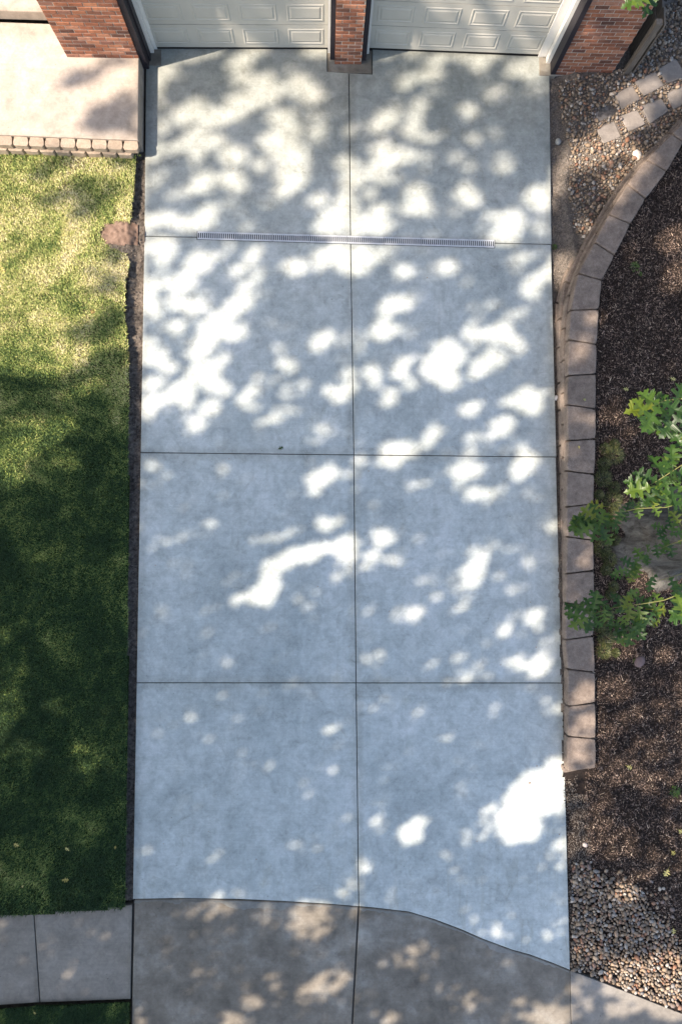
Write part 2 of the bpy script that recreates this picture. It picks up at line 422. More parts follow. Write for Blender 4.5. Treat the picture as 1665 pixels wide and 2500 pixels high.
JY = [4.585, 1.17, -2.31]                       # cross joints
def cross(x, y0): # joints run very slightly down to the right
    return y0-(x-.45)*.008
mid = [PD(852.6, 176)[:2], PD(856, 563)[:2], PD(864, 1106)[:2], PD(869.5, 1668)[:2], PD(876, 2214)[:2]]
def midx(y):
    for (x0, y0), (x1, y1) in zip(mid, mid[1:]):
        if y >= y1: return x0+(x1-x0)*(y-y0)/(y1-y0)
    return mid[-1][0]
zt = lambda x, y: zd(y)
GAP = .006
_b = MB()
_ys = [7.72, 4.55, 1., -2.5, -5.35]
for q in range(4):
    y1, y0 = _ys[q], _ys[q+1]
    _b.add([(XL+.02, y0, zd(y0)-.022), (XR-.02, y0, zd(y0)-.022), (XR-.02, y1, zd(y1)-.022), (XL+.02, y1, zd(y1)-.022)], [(0, 1, 2, 3)])
_b.add([(.4, -5.5, zd(-5.5)-.022), (3.6, -6.5, zd(-6.5)-.022), (3.6, -5.35, zd(-5.35)-.022), (.4, -5.35, zd(-5.35)-.022)], [(0, 1, 2, 3)])
drive = _b.obj('driveway', M['joint'])
tag(drive, kind='structure')
ybnd = [7.70]+JY
for r in range(4):
    for side in (0, 1):
        y1 = ybnd[r]-(.0 if r == 0 else GAP)
        ya = (lambda x, q=r: ybnd[q]-GAP*0 if q == 0 else cross(x, ybnd[q])-GAP)
        if r < 3:
            yb = lambda x, q=r: cross(x, ybnd[q+1])+GAP
            ms1, ms2 = midx(ybnd[r]), midx(ybnd[r+1])
            if side == 0: pts = [(XL, ya(XL)), (ms1-GAP, ya(ms1)), (ms2-GAP, yb(ms2)), (XL, yb(XL))]
            else: pts = [(ms1+GAP, ya(ms1)), (XR-.01+.002*r, ya(XR)), (XR-.004+.006*r, yb(XR)), (ms2+GAP, yb(ms2))]
            if r == 0:   # notch round the pier footing
                if side == 0: pts = [(XL, 7.62), (.055, 7.68), (.055, 7.30), (ms1-GAP, 7.285), (ms2-GAP, yb(ms2)), (XL, yb(XL))]
                else: pts = [(ms1+GAP, 7.285), (.78, 7.27), (.78, 7.68), (3.52, 7.62), (3.60, 7.35), (XR-.005, 7.3), (XR, yb(XR)), (ms2+GAP, yb(ms2))]
        else:
            ms1 = midx(ybnd[3])
            if side == 0: pts = [(XL, ya(XL)), (ms1-GAP, ya(ms1)), (mid[-1][0]-GAP, curve[5][1]+GAP)]+[(c[0], c[1]+GAP) for c in curve[4::-1]]
            else: pts = [(mid[-1][0]+GAP, curve[5][1]+GAP)]+[(c[0], c[1]+GAP) for c in curve[6:]]+[(XR+.015, ya(XR)), (ms1+GAP, ya(ms1))]
        if r == 3 and side == 0: pts[-1] = (XL, pts[-1][1])
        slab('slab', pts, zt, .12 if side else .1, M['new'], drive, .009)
# pier footing (older concrete collar), left kerb stub
slab('footing', [(.068, 7.66), (.768, 7.66), (.768, 7.282), (.068, 7.295)], .004, .1, M['old'], drive, .01)
slab('footing', [(-2.80, 7.60), (-2.56, 7.60), (-2.56, 7.34), (-2.80, 7.34)], .012, .1, M['old'], drive, .01)
slab('footing', [(3.46, 7.60), (3.72, 7.60), (3.72, 7.30), (3.46, 7.30)], .012, .1, M['old'], drive, .01)

# apron + sidewalk
apron = slab('apron', [(XL-.0, -5.45), (.5, -5.6), (2, -5.95), (3.6, -6.6), (3.6, -9.3), (XL, -9.3)], lambda x, y: zd(y)-.03, .1, M['joint']); tag(apron, kind='structure')
az = lambda x, y: zd(y)-.004
ax = PD(868, 2340)[0]-.02
jx = lambda y: np.interp(y, [-9.4, PD(861, 2459)[1], PD(875, 2230)[1]], [PD(861, 2459)[0]-.05, PD(861, 2459)[0], PD(875, 2230)[0]])
cl = curve[:5]; cr = curve[6:]
slab('slab', [(c[0], c[1]-GAP) for c in cl]+[(mid[-1][0]-.012, curve[5][1]-GAP), (float(jx(-7.2))-.012, -7.2), (float(jx(-9.4))-.012, -9.4), (XL+.0, -9.4)], az, .1, M['old'], apron)
slab('slab', [(mid[-1][0]+.012, curve[5][1]-GAP)]+[(c[0], c[1]-GAP) for c in cr]+[(3.652, -9.4), (float(jx(-9.4))+.012, -9.4), (float(jx(-7.2))+.012, -7.2)], az, .1, M['old'], apron)
# cement slop left along the pour line, on the older apron
_v = []; _f = []; _cv = [Vector(c) for c in curve]; _pp = []
for a, b in zip(_cv, _cv[1:]):
    k = max(2, int((b-a).length/.02))
    for q in range(k): _pp.append(a.lerp(b, q/k))
for i_, p in enumerate(_pp):
    w_ = .012+.16*max(0., float(vnoise(p.x, p.y, 3.1))-.38)+.05*max(0., float(vnoise(p.x, p.y, 17))-.4)
    y1 = p.y-.02; y0 = y1-w_
    _v += [(p.x, y1, zd(y1)-.002), (p.x+random.uniform(-.006, .006), y0, zd(y0)-.0025)]
    if i_ and abs(p.x-.53) > .03: _f.append((2*i_-2, 2*i_-1, 2*i_+1, 2*i_))
mesh('cement_smear', _v, _f, M['smear'], apron)
walk = slab('sidewalk', [(3.70, -6.75), (9, -9.3), (9, -9.6), (3.70, -9.6)], lambda x, y: zd(y)-.03, .1, M['joint']); tag(walk, kind='structure')
slab('slab', [(3.668, -9.4)]+[(3.668 if i == 0 else p[0], p[1]-.004) for i, p in enumerate(walk_right_edge)]+[(9, -9.4)], az, .1, M['walk'], walk)
a0, a1, a2 = PD(-300, 2253)[:2], PD(83, 2227)[:2], PD(322, 2210)[:2]
b0, b1, b2 = PD(-300, 2475)[:2], PD(98, 2448)[:2], PD(322, 2440)[:2]
slab('slab', [(a1[0]+.007, a1[1]), (XL-.012, a2[1]), (XL-.012, b2[1]), (b1[0]+.007, b1[1])], az, .1, M['walk'], walk)
slab('slab', [(a0[0], a0[1]), (a1[0]-.007, a1[1]), (b1[0]-.007, b1[1]), (b0[0], b0[1])], az, .1, M['walk'], walk)
slab('slab', [(a0[0]-2., a0[1]-.1), (a0[0]-.012, a0[1]), (b0[0]-.012, b0[1]), (b0[0]-2., b0[1]-.1)], az, .1, M['walk'], walk)

# ------------------------------------------------------------------ patio
PZ = .26
pf0 = P(-200, 321, PZ); pf1 = P(340, 342, PZ)
patio = slab('patio', [(-9, pf0[1]+.2), (pf0[0], pf0[1]), (-2.835, pf1[1]), (-2.835, 7.75), (-9, 7.84)], PZ, .34, M['patio'], None, .012); tag(patio, kind='structure')
step = slab('porch_step', [(-9, 7.86), (-4.02, 7.82), (-4.02, 9.6), (-9, 9.6)], PZ+.16, .16, M['patio'], None, .015); tag(step, kind='structure')

# ------------------------------------------------------------------ trench drain
DL, DR_ = PD(483, 575), PD(1206, 596)
ang = math.atan2(DR_[1]-DL[1], DR_[0]-DL[0]); L = math.hypot(DR_[0]-DL[0], DR_[1]-DL[1])
dr = empty('trench_drain', (DL[0], DL[1], .0), ang)
tag(dr, 'long narrow galvanised trench drain grate across the driveway in front of the garage', 'drain grate')
W = .125
bbox_obj('channel', -.01, -W/2-.006, .0015, L+.01, W/2+.006, .004, M['dark'], dr)
ns = 8; sl_ = L/ns
gm = MB(); gl = sl_-.004
gm.box(0, -W/2, .0045, gl, -W/2+.022, .013); gm.box(0, W/2-.022, .0045, gl, W/2, .013)
nb = 18; pit = gl/nb
for i in range(nb+1):
    w2 = .0078; xc = i*pit
    x0, x1 = max(0, xc-w2), min(gl, xc+w2); gm.box(x0, -W/2+.022, .0045, x1, W/2-.022, .0115)
g0 = None
for i in range(ns):
    if g0 is None: o = g0 = gm.obj('grate', M['galv'], dr)
    else: o = g0.copy(); COL.objects.link(o); o.parent = dr
    o.location = (i*sl_+.002, 0, random.uniform(0, .0015))

# ------------------------------------------------------------------ garage
gar = empty('garage', (.4, 7.42, 0))
tag(gar, 'red brick double garage with two white panelled doors at the head of the driveway', 'garage')
def part(o):
    o.parent = gar; o.matrix_parent_inverse = Matrix.Translation(-Vector(gar.location)); return o
BW, BH, BD, MJ = .192, .0545, .09, .0122
def brick_wall(x0, x1, yf, zb, depth, off=0., nc=19, top=2.75, mitre=None):
    """wall facing -y with real bricks; returns the wall part"""
    w = bbox_obj('brick_wall', x0+.006, yf+.006, zb-.2, x1-.006, yf+depth, top, M['mortar']); part(w)
    inv = w.matrix_parent_inverse.inverted()
    rest = MB()
    z = zb+.004; c = 0
    shared = {}
    while z+BH < top:
        x = x0+(0 if (c+off) % 2 == 0 else -(BW+MJ)/2)
        while x < x1-.01:
            a, b = max(x, x0), min(x+BW, x1)
            if b-a > .03:
                d = BD
                if c < nc:
                    key = round(b-a, 3)
                    if key not in shared:
                        v, f = slab_vf([(0, 0), (b-a, 0), (b-a, BH), (0, BH)], 0, BD, .004)
                        # stand it up: local z -> -y (face), local y -> z
                        v = [(p[0], -p[2], p[1]) for p in v]
                        me = bpy.data.meshes.new('brick'); me.from_pydata(v, [], f); me.materials.append(M['brick']); shared[key] = me
                    o = bpy.data.objects.new('brick', shared[key]); COL.objects.link(o); o.parent = w
                    o.location = Vector((a, yf+random.uniform(-.0025, .0025), z+random.uniform(-.0015, .0015)))
                    o.rotation_euler = (random.uniform(-.012, .012), random.uniform(-.006, .006), random.uniform(-.008, .008))
                else:
                    rest.box(a, yf, z, b, yf+BD, z+BH)
            x += BW+MJ
        z += BH+MJ; c += 1
    r = rest.obj('brick', M['brick'], w); r['kind'] = 'stuff'
    return w
LX0, LX1, LY = -3.92, -2.83, 7.25
brick_wall(LX0, LX1, LY, PZ, .42, 0, 15)
brick_wall(.18, .60, 7.42, .0, .24, 1, 19)
brick_wall(3.71, 4.63, 7.34, -.03, .42, 0, 20)
# side wall and back of the garage, header, roof
part(bbox_obj('side_wall', LX0+.02, LY+.425, 0, LX0+.2, 13., 2.75, M['siding']))
part(bbox_obj('side_wall', 4.42, 7.765, -.1, 4.61, 13., 2.75, M['siding']))
part(bbox_obj('back_wall', LX0+.21, 12.8, 0, 4.41, 13.1, 2.75, M['siding']))
part(bbox_obj('header', LX1+.002, 7.44, 2.28, 3.708, 7.66, 2.748, M['wood']))
part(bbox_obj('fascia', LX0-.03, 7.215, 2.752, 4.65, 7.245, 2.92, M['wood']))
part(bbox_obj('sky_block_wall', LX0-.0, 7.25, 2.752, 4.62, 13., 5.9, M['upbrick']))  # unseen wall above the garage, added to block sky and bounce warm light
part(bbox_obj('roof', LX0-.4, 6.9, 5.902, 5.0, 13.4, 6.05, M['roof']))
part(bbox_obj('garage_floor', LX0+.22, 7.70, -.08, 4.40, 12.7, -.01, M['walk']))
# dark jamb boards and white stops
def board(name, a, b, thick, z0, z1, mat, side=1):
    """upright board on the plan line a-b, thickness to one side"""
    a = Vector((a[0], a[1])); b = Vector((b[0], b[1])); d = (b-a).normalized(); n = Vector((-d.y, d.x))*thick*side
    v = []
    for z in (z0, z1):
        for p in (a, b, b+n, a+n): v.append((p.x, p.y, z))
    f = [(0, 3, 2, 1), (4, 5, 6, 7), (0, 1, 5, 4), (1, 2, 6, 5), (2, 3, 7, 6), (3, 0, 4, 7)]
    if side < 0: f = [q[::-1] for q in f]
    return part(mesh(name, v, f, mat))
board('jamb_board', (-2.828, 7.27), (-2.828, 7.52), .085, .02, 2.27, M['trim'], -1)
board('jamb_return', (-2.740, 7.40), (-2.740, 7.52), .02, .02, 2.27, M['trim'], -1)
board('door_stop', (-2.74, 7.535), (-2.74, 7.595), .07, .0, 2.27, M['stop'], -1)
board('door_stop', (-2.828, 7.60), (-2.62, 7.60), .02, .0, 2.27, M['stop'], 1)
board('jamb_board', (3.708, 7.31), (3.708, 7.56), .075, .02, 2.27, M['trim'], 1)
board('door_stop', (3.63, 7.50), (3.63, 7.60), .06, .0, 2.27, M['stop'], 1)
board('door_stop', (3.69, 7.61), (3.44, 7.61), .02, .0, 2.27, M['stop'], -1)
board('jamb_board', (.105, 7.47), (.177, 7.47), .13, .03, 2.27, M['trim'], 1)
board('jamb_board', (.603, 7.47), (.675, 7.47), .13, .03, 2.27, M['trim'], 1)
board('door_stop', (.068, 7.60), (.104, 7.60), .05, .0, 2.27, M['stop'], 1)
board('door_stop', (.676, 7.60), (.722, 7.60), .05, .0, 2.27, M['stop'], 1)
def door(a, b, npan=4):
    a = Vector((a[0], a[1], 0)); b = Vector((b[0], b[1], 0)); w = (b-a).length; an = math.atan2(b.y-a.y, b.x-a.x)
    seal = bbox_obj('garage_door', 0, -.004, .004, w, .035, .03, M['rubber'])
    seal.location = a; seal.rotation_euler = (0, 0, an); 
    seal.parent = gar; seal.location = a-Vector(gar.location)
    sh = .445
    for s in range(5):
        z0 = .03+s*sh
        bb = MB(); bb.box(0, 0, z0+.004, w, .04, z0+sh-.004); bb.obj('door_section', M['white'], seal)
        for p in range(npan):
            pw = w/npan; x0 = p*pw+.085; x1 = (p+1)*pw-.085; za = z0+.085; zb = z0+sh-.085
            def ring(e0, y0, e1, y1, mbx):
                q0 = [(x0+e0, y0, za+e0), (x1-e0, y0, za+e0), (x1-e0, y0, zb-e0), (x0+e0, y0, zb-e0)]
                q1 = [(x0+e1, y1, za+e1), (x1-e1, y1, za+e1), (x1-e1, y1, zb-e1), (x0+e1, y1, zb-e1)]
                mbx.add(q0+q1, [(i, (i+1) % 4, 4+(i+1) % 4, 4+i) for i in range(4)])
            mp = MB()
            ring(-.012, -.0005, 0., -.007, mp); ring(0., -.007, .012, -.007, mp); ring(.012, -.007, .022, -.001, mp)
            ring(.022, -.001, .03, -.001, mp); ring(.03, -.001, .055, -.009, mp)
            e = .055; mp.add([(x0+e, -.009, za+e), (x1-e, -.009, za+e), (x1-e, -.009, zb-e), (x0+e, -.009, zb-e)], [(0, 1, 2, 3)])
            mp.obj('raised_panel', M['white'], seal)
    return seal
door((-2.70, 7.615), (.075, 7.665)); door((.725, 7.675), (3.50, 7.625))

# ------------------------------------------------------------------ patio edging wall
ew = empty('edging_wall', (-4.5, pf0[1], 0)); tag(ew, 'low tan block wall of splayed blocks between the patio and the lawn', 'retaining wall')
ew_off = -Vector(ew.location)
ea = math.atan2(pf1[1]-pf0[1], pf1[0]-pf0[0])
def epart(o): o.parent = ew; o.matrix_parent_inverse = Matrix.Translation(ew_off); return o
def edge_block(cx, z0, z1, fwd):
    pw = .237
    loc = [(-.098, 0), (.098, 0), (pw/2-.003, -.10), (pw/2-.022, -.142), (-pw/2+.022, -.142), (-pw/2+.003, -.10)]
    ca, sa = math.cos(ea), math.sin(ea); pts = []
    bx, by = cx, pf1[1]+(cx-pf1[0])*math.tan(ea)-.008-fwd
    for x, y in loc: pts.append((bx+x*ca-y*sa, by+x*sa+y*ca))
    epart(rough_block('block', pts, z0, z1, M['tanblock'], None, .0035, .0025, 3))
x = pf1[0]-.125
while x > -5.6:
    edge_block(x, .165, PZ-.012+random.uniform(-.004, .004), 0); x -= .2375
x = pf1[0]-.125-.119
while x > -5.6:
    edge_block(x, .04, .16, .03); x -= .2375

# ------------------------------------------------------------------ lawn
# boundary of the lawn on the driveway side
lawn_edge = [PD(334, 378, .05)[:2], PD(326, 486, .05)[:2], PD(318, 545, .05)[:2], PD(262, 548, .05)[:2], PD(243, 566, .05)[:2], PD(262, 596, .05)[:2], PD(300, 603, .05)[:2], PD(318, 640, .05)[:2], PD(308, 700, .05)[:2], PD(305, 757, .05)[:2], PD(314, 842, .05)[:2], PD(316, 1000, .05)[:2], PD(314, 1300, .05)[:2], PD(313, 1700, .05)[:2], PD(310, 2000, .05)[:2], PD(308, 2214, .03)[:2]]
lawn_poly = lawn_edge+[PD(83, 2230, .03)[:2], PD(-300, 2256, .03)[:2], (-9., -5.9), (-9, pf0[1]+.1), (pf0[0], pf0[1]-.12), (pf1[0]-.0, pf1[1]-.12)]
def zlawn(X, Y): return zd_np(Y)+.035+.02*vnoise(X, Y, 1.3)+.012*vnoise(X, Y, 5)
height_sheet('lawn', lawn_poly, zlawn, .04, M['lawn'])
strip = [PD(-300, 2480)[:2], PD(98, 2452)[:2], PD(320, 2444)[:2], (XL-.02, b2[1]-.03), (XL-.02, -9.4), (-9, -9.4), (-9, -7.4)]
height_sheet('lawn_strip', strip, lambda X, Y: zlawn(X, Y)-.02, .04, M['lawn'])
trench = [(-2.79, 5.98), (-2.79, -5.45), (-3.2, -5.45), (-3.3, 2), (-3.5, 3.9), (-3.2, 5.), (-3.15, 5.98)]
def ztr(X, Y):
    # damp earth below the slab edge, heaped up to the grass where the sod was torn
    pd = np.exp(-((X+3.08)**2/.12+(Y-4.55)**2/.06))
    return zd_np(Y)-.085+.05*vnoise(X, Y, 9)+.03*vnoise(X, Y, 23)+.1*pd+.045*np.clip((-2.93-X)/.1, 0, 1)
height_sheet('trench_soil', trench, ztr, .025, M['trench'])
dp = [PD(*p)[:2] for p in [(262, 546), (318, 540), (338, 550), (338, 600), (300, 606), (262, 598), (240, 566)]]
height_sheet('dirt_patch', dp, lambda X, Y: ztr(X, Y)+.018, .02, M['dirtpatch'])

def blades(name, poly, zf, n, lmin, lmax, mat, wid=.0035, kind='stuff', excl=None, lean=.98):
    xs = [p[0] for p in poly]; ys = [p[1] for p in poly]
    X = RNG.uniform(max(min(xs), -5.6), max(xs), n); Y = RNG.uniform(max(min(ys), -7.4), min(max(ys), 6), n)
    ok = inside(poly, X, Y)
    X, Y = X[ok], Y[ok]
    dens = vnoise(X, Y, 2.2)*.6+vnoise(X, Y, 7)*.4
    ok = RNG.random(len(X)) < .5+1.1*dens; X, Y = X[ok], Y[ok]; n = len(X)
    Z = zf(X, Y)-.003
    ln = RNG.uniform(lmin, lmax, n)*(.75+.5*vnoise(X, Y, 3)); a = RNG.uniform(0, 2*np.pi, n)+2.2*vnoise(X, Y, 1.1)
    le = RNG.uniform(.25, lean, n)
    dx_, dy_ = np.cos(a)*ln*le, np.sin(a)*ln*le; dz_ = ln*np.sqrt(np.clip(1-le*le, .05, 1))
    w = wid*RNG.uniform(.7, 1.5, n); px, py = -np.sin(a)*w, np.cos(a)*w
    v0 = np.stack([X-px, Y-py, Z], -1); v1 = np.stack([X+px, Y+py, Z], -1)
    m0 = np.stack([X+dx_*.45-px*.8, Y+dy_*.45-py*.8, Z+dz_*.65], -1); m1 = np.stack([X+dx_*.45+px*.8, Y+dy_*.45+py*.8, Z+dz_*.65], -1)
    tp = np.stack([X+dx_, Y+dy_, Z+dz_], -1)
    V = np.stack([v0, v1, m1, m0, tp], 1).reshape(-1, 3)
    b = np.arange(n)*5
    Fc = np.concatenate([np.stack([b, b+1, b+2], -1), np.stack([b, b+2, b+3], -1), np.stack([b+3, b+2, b+4], -1)])
    o = np_mesh(name, V, Fc, mat); tag(o, kind=kind); return o
gl_ = blades('grass', lawn_poly, zlawn, 330000, .028, .06, M['blade'])
tag(gl_, 'mown lawn grass left of the driveway, straw tinted and painted sunnier near the patio', 'grass')
gs_ = blades('grass', strip, lambda X, Y: zlawn(X, Y)-.02, 40000, .03, .065, M['blade'])
tag(gs_, 'dark strip of grass below the sidewalk slabs', 'grass')

# ------------------------------------------------------------------ retaining wall (right)
CT = .45
Lp = [(1700, 262), (1668, 298), (1640, 325), (1577, 389), (1531, 449), (1485.6, 523), (1451, 590), (1410, 666.5), (1391.6, 757), (1387.6, 829), (1385.5, 917), (1383.7, 987.5), (1386, 1076), (1383.7, 1149), (1382, 1238), (1383.7, 1310), (1382, 1401), (1381, 1472.6), (1379.7, 1562.6), (1385, 1634), (1386, 1725), (1385, 1798), (1385, 1885)]
Rp = [(1760, 314), (1716, 330), (1668, 346), (1627, 417.6), (1575.6, 484), (1538.5, 546), (1500, 623), (1469, 683.5), (1461.8, 754.6), (1456.5, 840.6), (1455, 912), (1453.8, 998), (1453.8, 1071), (1451, 1158), (1448.5, 1230), (1448.5, 1319), (1450, 1393), (1450, 1478), (1448.5, 1553), (1452.5, 1642), (1452.5, 1716), (1453.8, 1804), (1453.8, 1877)]
# run further up beyond the frame
Lw = [P(*p, CT)[:2] for p in Lp]; Rw = [P(*p, CT)[:2] for p in Rp]
e1 = (Lw[0][0]-Lw[1][0], Lw[0][1]-Lw[1][1]); 
for k in range(3):
    Lw.insert(0, (Lw[0][0]+.22, Lw[0][1]+.13)); Rw.insert(0, (Rw[0][0]+.24, Rw[0][1]+.10))
rw = empty('retaining_wall', (Lw[-1][0], Lw[-1][1], .25)); tag(rw, 'curved retaining wall of grey brown concrete blocks between driveway and mulch bed', 'retaining wall')
def rpart(o): o.parent = rw; o.matrix_parent_inverse = Matrix.Translation(-Vector(rw.location)); return o
def lerp(a, b, t): return (a[0]+(b[0]-a[0])*t, a[1]+(b[1]-a[1])*t)
for i in range(len(Lw)-1):
    s = .004
    q = [lerp(Lw[i], Lw[i+1], s*4), lerp(Rw[i], Rw[i+1], s*4), lerp(Rw[i], Rw[i+1], 1-s*4), lerp(Lw[i], Lw[i+1], 1-s*4)]
    zt_ = CT+random.uniform(-.004, .004)
    rpart(rough_block('cap_block', q, CT-.145, zt_, M['block'], None, .013, .0035, 6))
def outn(i, W_=Lw):
    a = W_[max(i-1, 0)]; b = W_[min(i+1, len(W_)-1)]; d = Vector((b[0]-a[0], b[1]-a[1])).normalized()
    return Vector((d.y, -d.x)) * (1 if d.y*1. < 0 else 1)
def course(z0, z1, out, shift):
    pts = []
    for i in range(len(Lw)-1):
        for t in (shift,):
            a = lerp(Lw[i], Lw[i+1], t); n = Vector((Rw[i][0]-Lw[i][0], Rw[i][1]-Lw[i][1])).normalized()
            pts.append(((max(a[0]-n.x*out, XR+.05), a[1]-n.y*out), (a[0]+n.x*(.33), a[1]+n.y*.33)))
    for i in range(len(pts)-1):
        if z1 < zd(pts[i][0][1])-.05: continue
        q = [lerp(pts[i][0], pts[i+1][0], .015), lerp(pts[i][1], pts[i+1][1], .015), lerp(pts[i][1], pts[i+1][1], .985), lerp(pts[i][0], pts[i+1][0], .985)]
        rpart(rough_block('block', q, z0, z1, M['block'], None, .012, .004, 5))
course(.158, .298, .035, .5)
course(.008, .150, .085, .05)
course(-.14, .002, .125, .55)
# lower block showing at the open end
a = Lw[-1]; b = Rw[-1]
rpart(rough_block('block', [(a[0]-.03, a[1]+.05), (a[0]-.0, a[1]-.075), (b[0]-.10, b[1]-.055), (b[0]-.02, b[1]+.05)], .10, .30, M['block'], None, .015, .006, 5))

# ------------------------------------------------------------------ beds right of the driveway
wc = [lerp(a, b, .45) for a, b in zip(Lw, Rw)]           # centre line of the wall, top to bottom
low_poly = [(XR-.02, 7.4), (4.3, 7.9), (7.3, 9.5), (7.3, wc[0][1]+.5)]+wc+[(wc[-1][0]-.05, wc[-1][1]-.02), (XR-.02, wc[-1][1]-.02)]
def zlow(X, Y):
    base = np.where(Y > 3.4, -.085, zd_np(Y)-.085)
    up = np.clip((X-XR-.12)/.5, 0, 1)*np.clip((Y-3.)/1.2, 0, 1)*.10
    tight = np.clip((1.2-Y)/2.0, 0, 1)*.06
    ridge = .035*np.exp(-((X-3.95-.1*np.sin(Y*2))**2)/.004)*np.clip((Y-2.5), 0, 1)
    return base+up+tight+ridge+.03*vnoise(X, Y, 7)+.022*vnoise(X, Y, 19)
height_sheet('gravel_ground', low_poly, zlow, .03, M['graydirt'])
hi_poly = wc+[(wc[-1][0]-.02, wc[-1][1]-.02), (XR-.02, wc[-1][1]-.0), (XR-.02, walk_right_edge[0][1]+.01)]+[(p[0], p[1]+.01) for p in walk_right_edge]+[(9, -8.6), (9, wc[0][1]+.1)]
def zhi(X, Y):
    s = np.clip((wc[-1][1]+.15-Y)/.5, 0, 1)                # south of the wall end the bed falls to the drive
    e = np.clip((X-XR)/.75, 0, 1)
    low = zd_np(Y)-.06+.09*e
    gb = np.clip((-5.0-Y)/1.2, 0, 1)
    low = low*(1-gb)+(zd_np(Y)-.045+.02*e)*gb
    z = .345*(1-s)+low*s
    return z+.05*vnoise(X, Y, 3.3)+.022*vnoise(X, Y, 13)-.035
height_sheet('mulch_bed', hi_poly, zhi, .035, M['mulchbase'])

# pebbles
def ico():
    import bmesh
    b = bmesh.new(); bmesh.ops.create_icosphere(b, subdivisions=1, radius=1.)
    v = np.array([p.co[:] for p in b.verts]); f = np.array([[q.index for q in p.verts] for p in b.faces]); b.free(); return v, f
IV, IF = ico()
def scatter(poly, n, zf, rmin, rmax, cond=None):
    xs = [p[0] for p in poly]; ys = [p[1] for p in poly]; grid = {}; out = []
    cell = rmax*2
    for _ in range(n):
        x = random.uniform(min(xs), max(xs)); y = random.uniform(min(ys), max(ys)); r = rmin+(rmax-rmin)*random.random()**1.6
        gx, gy = int(x//cell), int(y//cell); ok = True
        for i in (-1, 0, 1):
            for j in (-1, 0, 1):
                for (a, b, c) in grid.get((gx+i, gy+j), ()):
                    if (a-x)**2+(b-y)**2 < (.80*(r+c))**2: ok = False; break
                if not ok: break
            if not ok: break
        if ok: grid.setdefault((gx, gy), []).append((x, y, r)); out.append((x, y, r))
    A = np.array(out); k = inside(poly, A[:, 0], A[:, 1])
    if cond is not None: k &= cond(A[:, 0], A[:, 1])
    A = A[k]; return np.column_stack([A, zf(A[:, 0], A[:, 1])])
def in_view(x, y, z):
    v = Vector((x, y, z-H)); c = (v.dot(_X), v.dot(_Y), v.dot(_Z)); u = CX+F*c[0]/-c[2]; w = CY-F*c[1]/-c[2]
    return -5 < u < 1670 and -5 < w < 2505
def pebbles(bed, A, name_bed, nind):
    order = np.argsort(-A[:, 2]*(1+0*A[:, 2])); vis = [i for i in order if in_view(A[i, 0], A[i, 1], A[i, 3])]
    ind = set(vis[:nind]); shapes = []
    for k in range(7):
        v = IV*np.array([1.25, .82, .55])*(1+RNG.uniform(-.12, .12, (len(IV), 1)))
        me = bpy.data.meshes.new('pebble'); me.from_pydata([tuple(p) for p in v], [], [tuple(int(i) for i in q) for q in IF])
        me.materials.append(M['peb']); me.polygons.foreach_set('use_smooth', [True]*len(me.polygons)); shapes.append(me)
    VV = []; FF = []; nb_ = 0
    for i, (x, y, r, z) in enumerate(A):
        rot = (RNG.uniform(-.35, .35), RNG.uniform(-.35, .35), RNG.uniform(0, 6.28))
        if i in ind:
            o = bpy.data.objects.new('pebble', shapes[int(RNG.integers(7))]); COL.objects.link(o); o.parent = bed
            o.location = (x, y, z+r*.35); o.rotation_euler = rot; o.scale = (r, r, r)
        else:
            from mathutils import Euler
            mt = np.array(Euler(rot).to_matrix())
            v = (IV*np.array([1.15, .85, .62])*(1+RNG.uniform(-.1, .1, (len(IV), 1)))*r)@mt.T+np.array([x, y, z+r*.3])
            VV.append(v); FF.append(IF+nb_); nb_ += len(IV)
    o = np_mesh('pebble', np.concatenate(VV), np.concatenate(FF), M['peb'], bed, True); o['kind'] = 'stuff'
gp = [P(*p, .0)[:2] for p in [(1362, 195), (1490, 186), (1560, 150), (1600, 20), (1800, -40), (1800, 230), (1625, 345), (1570, 395), (1520, 455), (1475, 530), (1430, 590), (1400, 560), (1388, 470), (1392, 380), (1375, 300)]]
pavers_px = [[(1602, 169), (1648, 141), (1678, 190), (1623, 207)], [(1545, 199), (1599, 173), (1622, 210), (1569, 239)], [(1497, 231), (1541, 206), (1565, 243), (1515, 272)],
             [(1453, 318), (1497, 293), (1517, 335), (1470, 355)], [(1509, 283), (1555, 267), (1577, 305), (1531, 325)], [(1560, 259), (1612, 238), (1634, 272), (1584, 306)],
             [(1621, 230), (1668, 206), (1690, 246), (1641, 272)], [(1449, 275), (1489, 252), (1504, 278), (1460, 300)], [(1655, 137), (1700, 112), (1725, 152), (1682, 180)], [(1675, 200), (1720, 178), (1745, 216), (1698, 242)]]
pav = [[P(*q, .05)[:2] for q in p] for p in pavers_px]
def not_pav(X, Y):
    k = np.ones(len(X), bool)
    for p in pav: k &= ~inside(inset(ccw(p), .012), X, Y)
    return k
gbed = empty('gravel_bed', (4.4, 6., 0)); tag(gbed, kind='structure')
gbed.location = (0, 0, 0)
A1 = scatter(gp, 42000, zlow, .012, .047, not_pav); A1[:, 3] += .012
A1b = scatter(gp, 9000, zlow, .014, .04, not_pav); A1b[:, 3] += .03
pebbles(gbed, np.concatenate([A1, A1b[:900]]), 'gravel_bed', 150)
g2 = [PD(1397, 2105)[:2], PD(1440, 2110)[:2], PD(1500, 2150)[:2], PD(1560, 2165)[:2], PD(1600, 2230)[:2], PD(1660, 2290)[:2], (6.4, -6.4)]+[(p[0]+.01, p[1]+.035) for p in walk_right_edge[:-1][::-1]]
gbed2 = empty('gravel_border', (0, 0, 0)); tag(gbed2, kind='structure')
A2 = scatter(g2, 30000, zhi, .018, .046); A2[:, 3] += .014
A2b = scatter(g2, 6000, zhi, .02, .042); A2b[:, 3] += .035
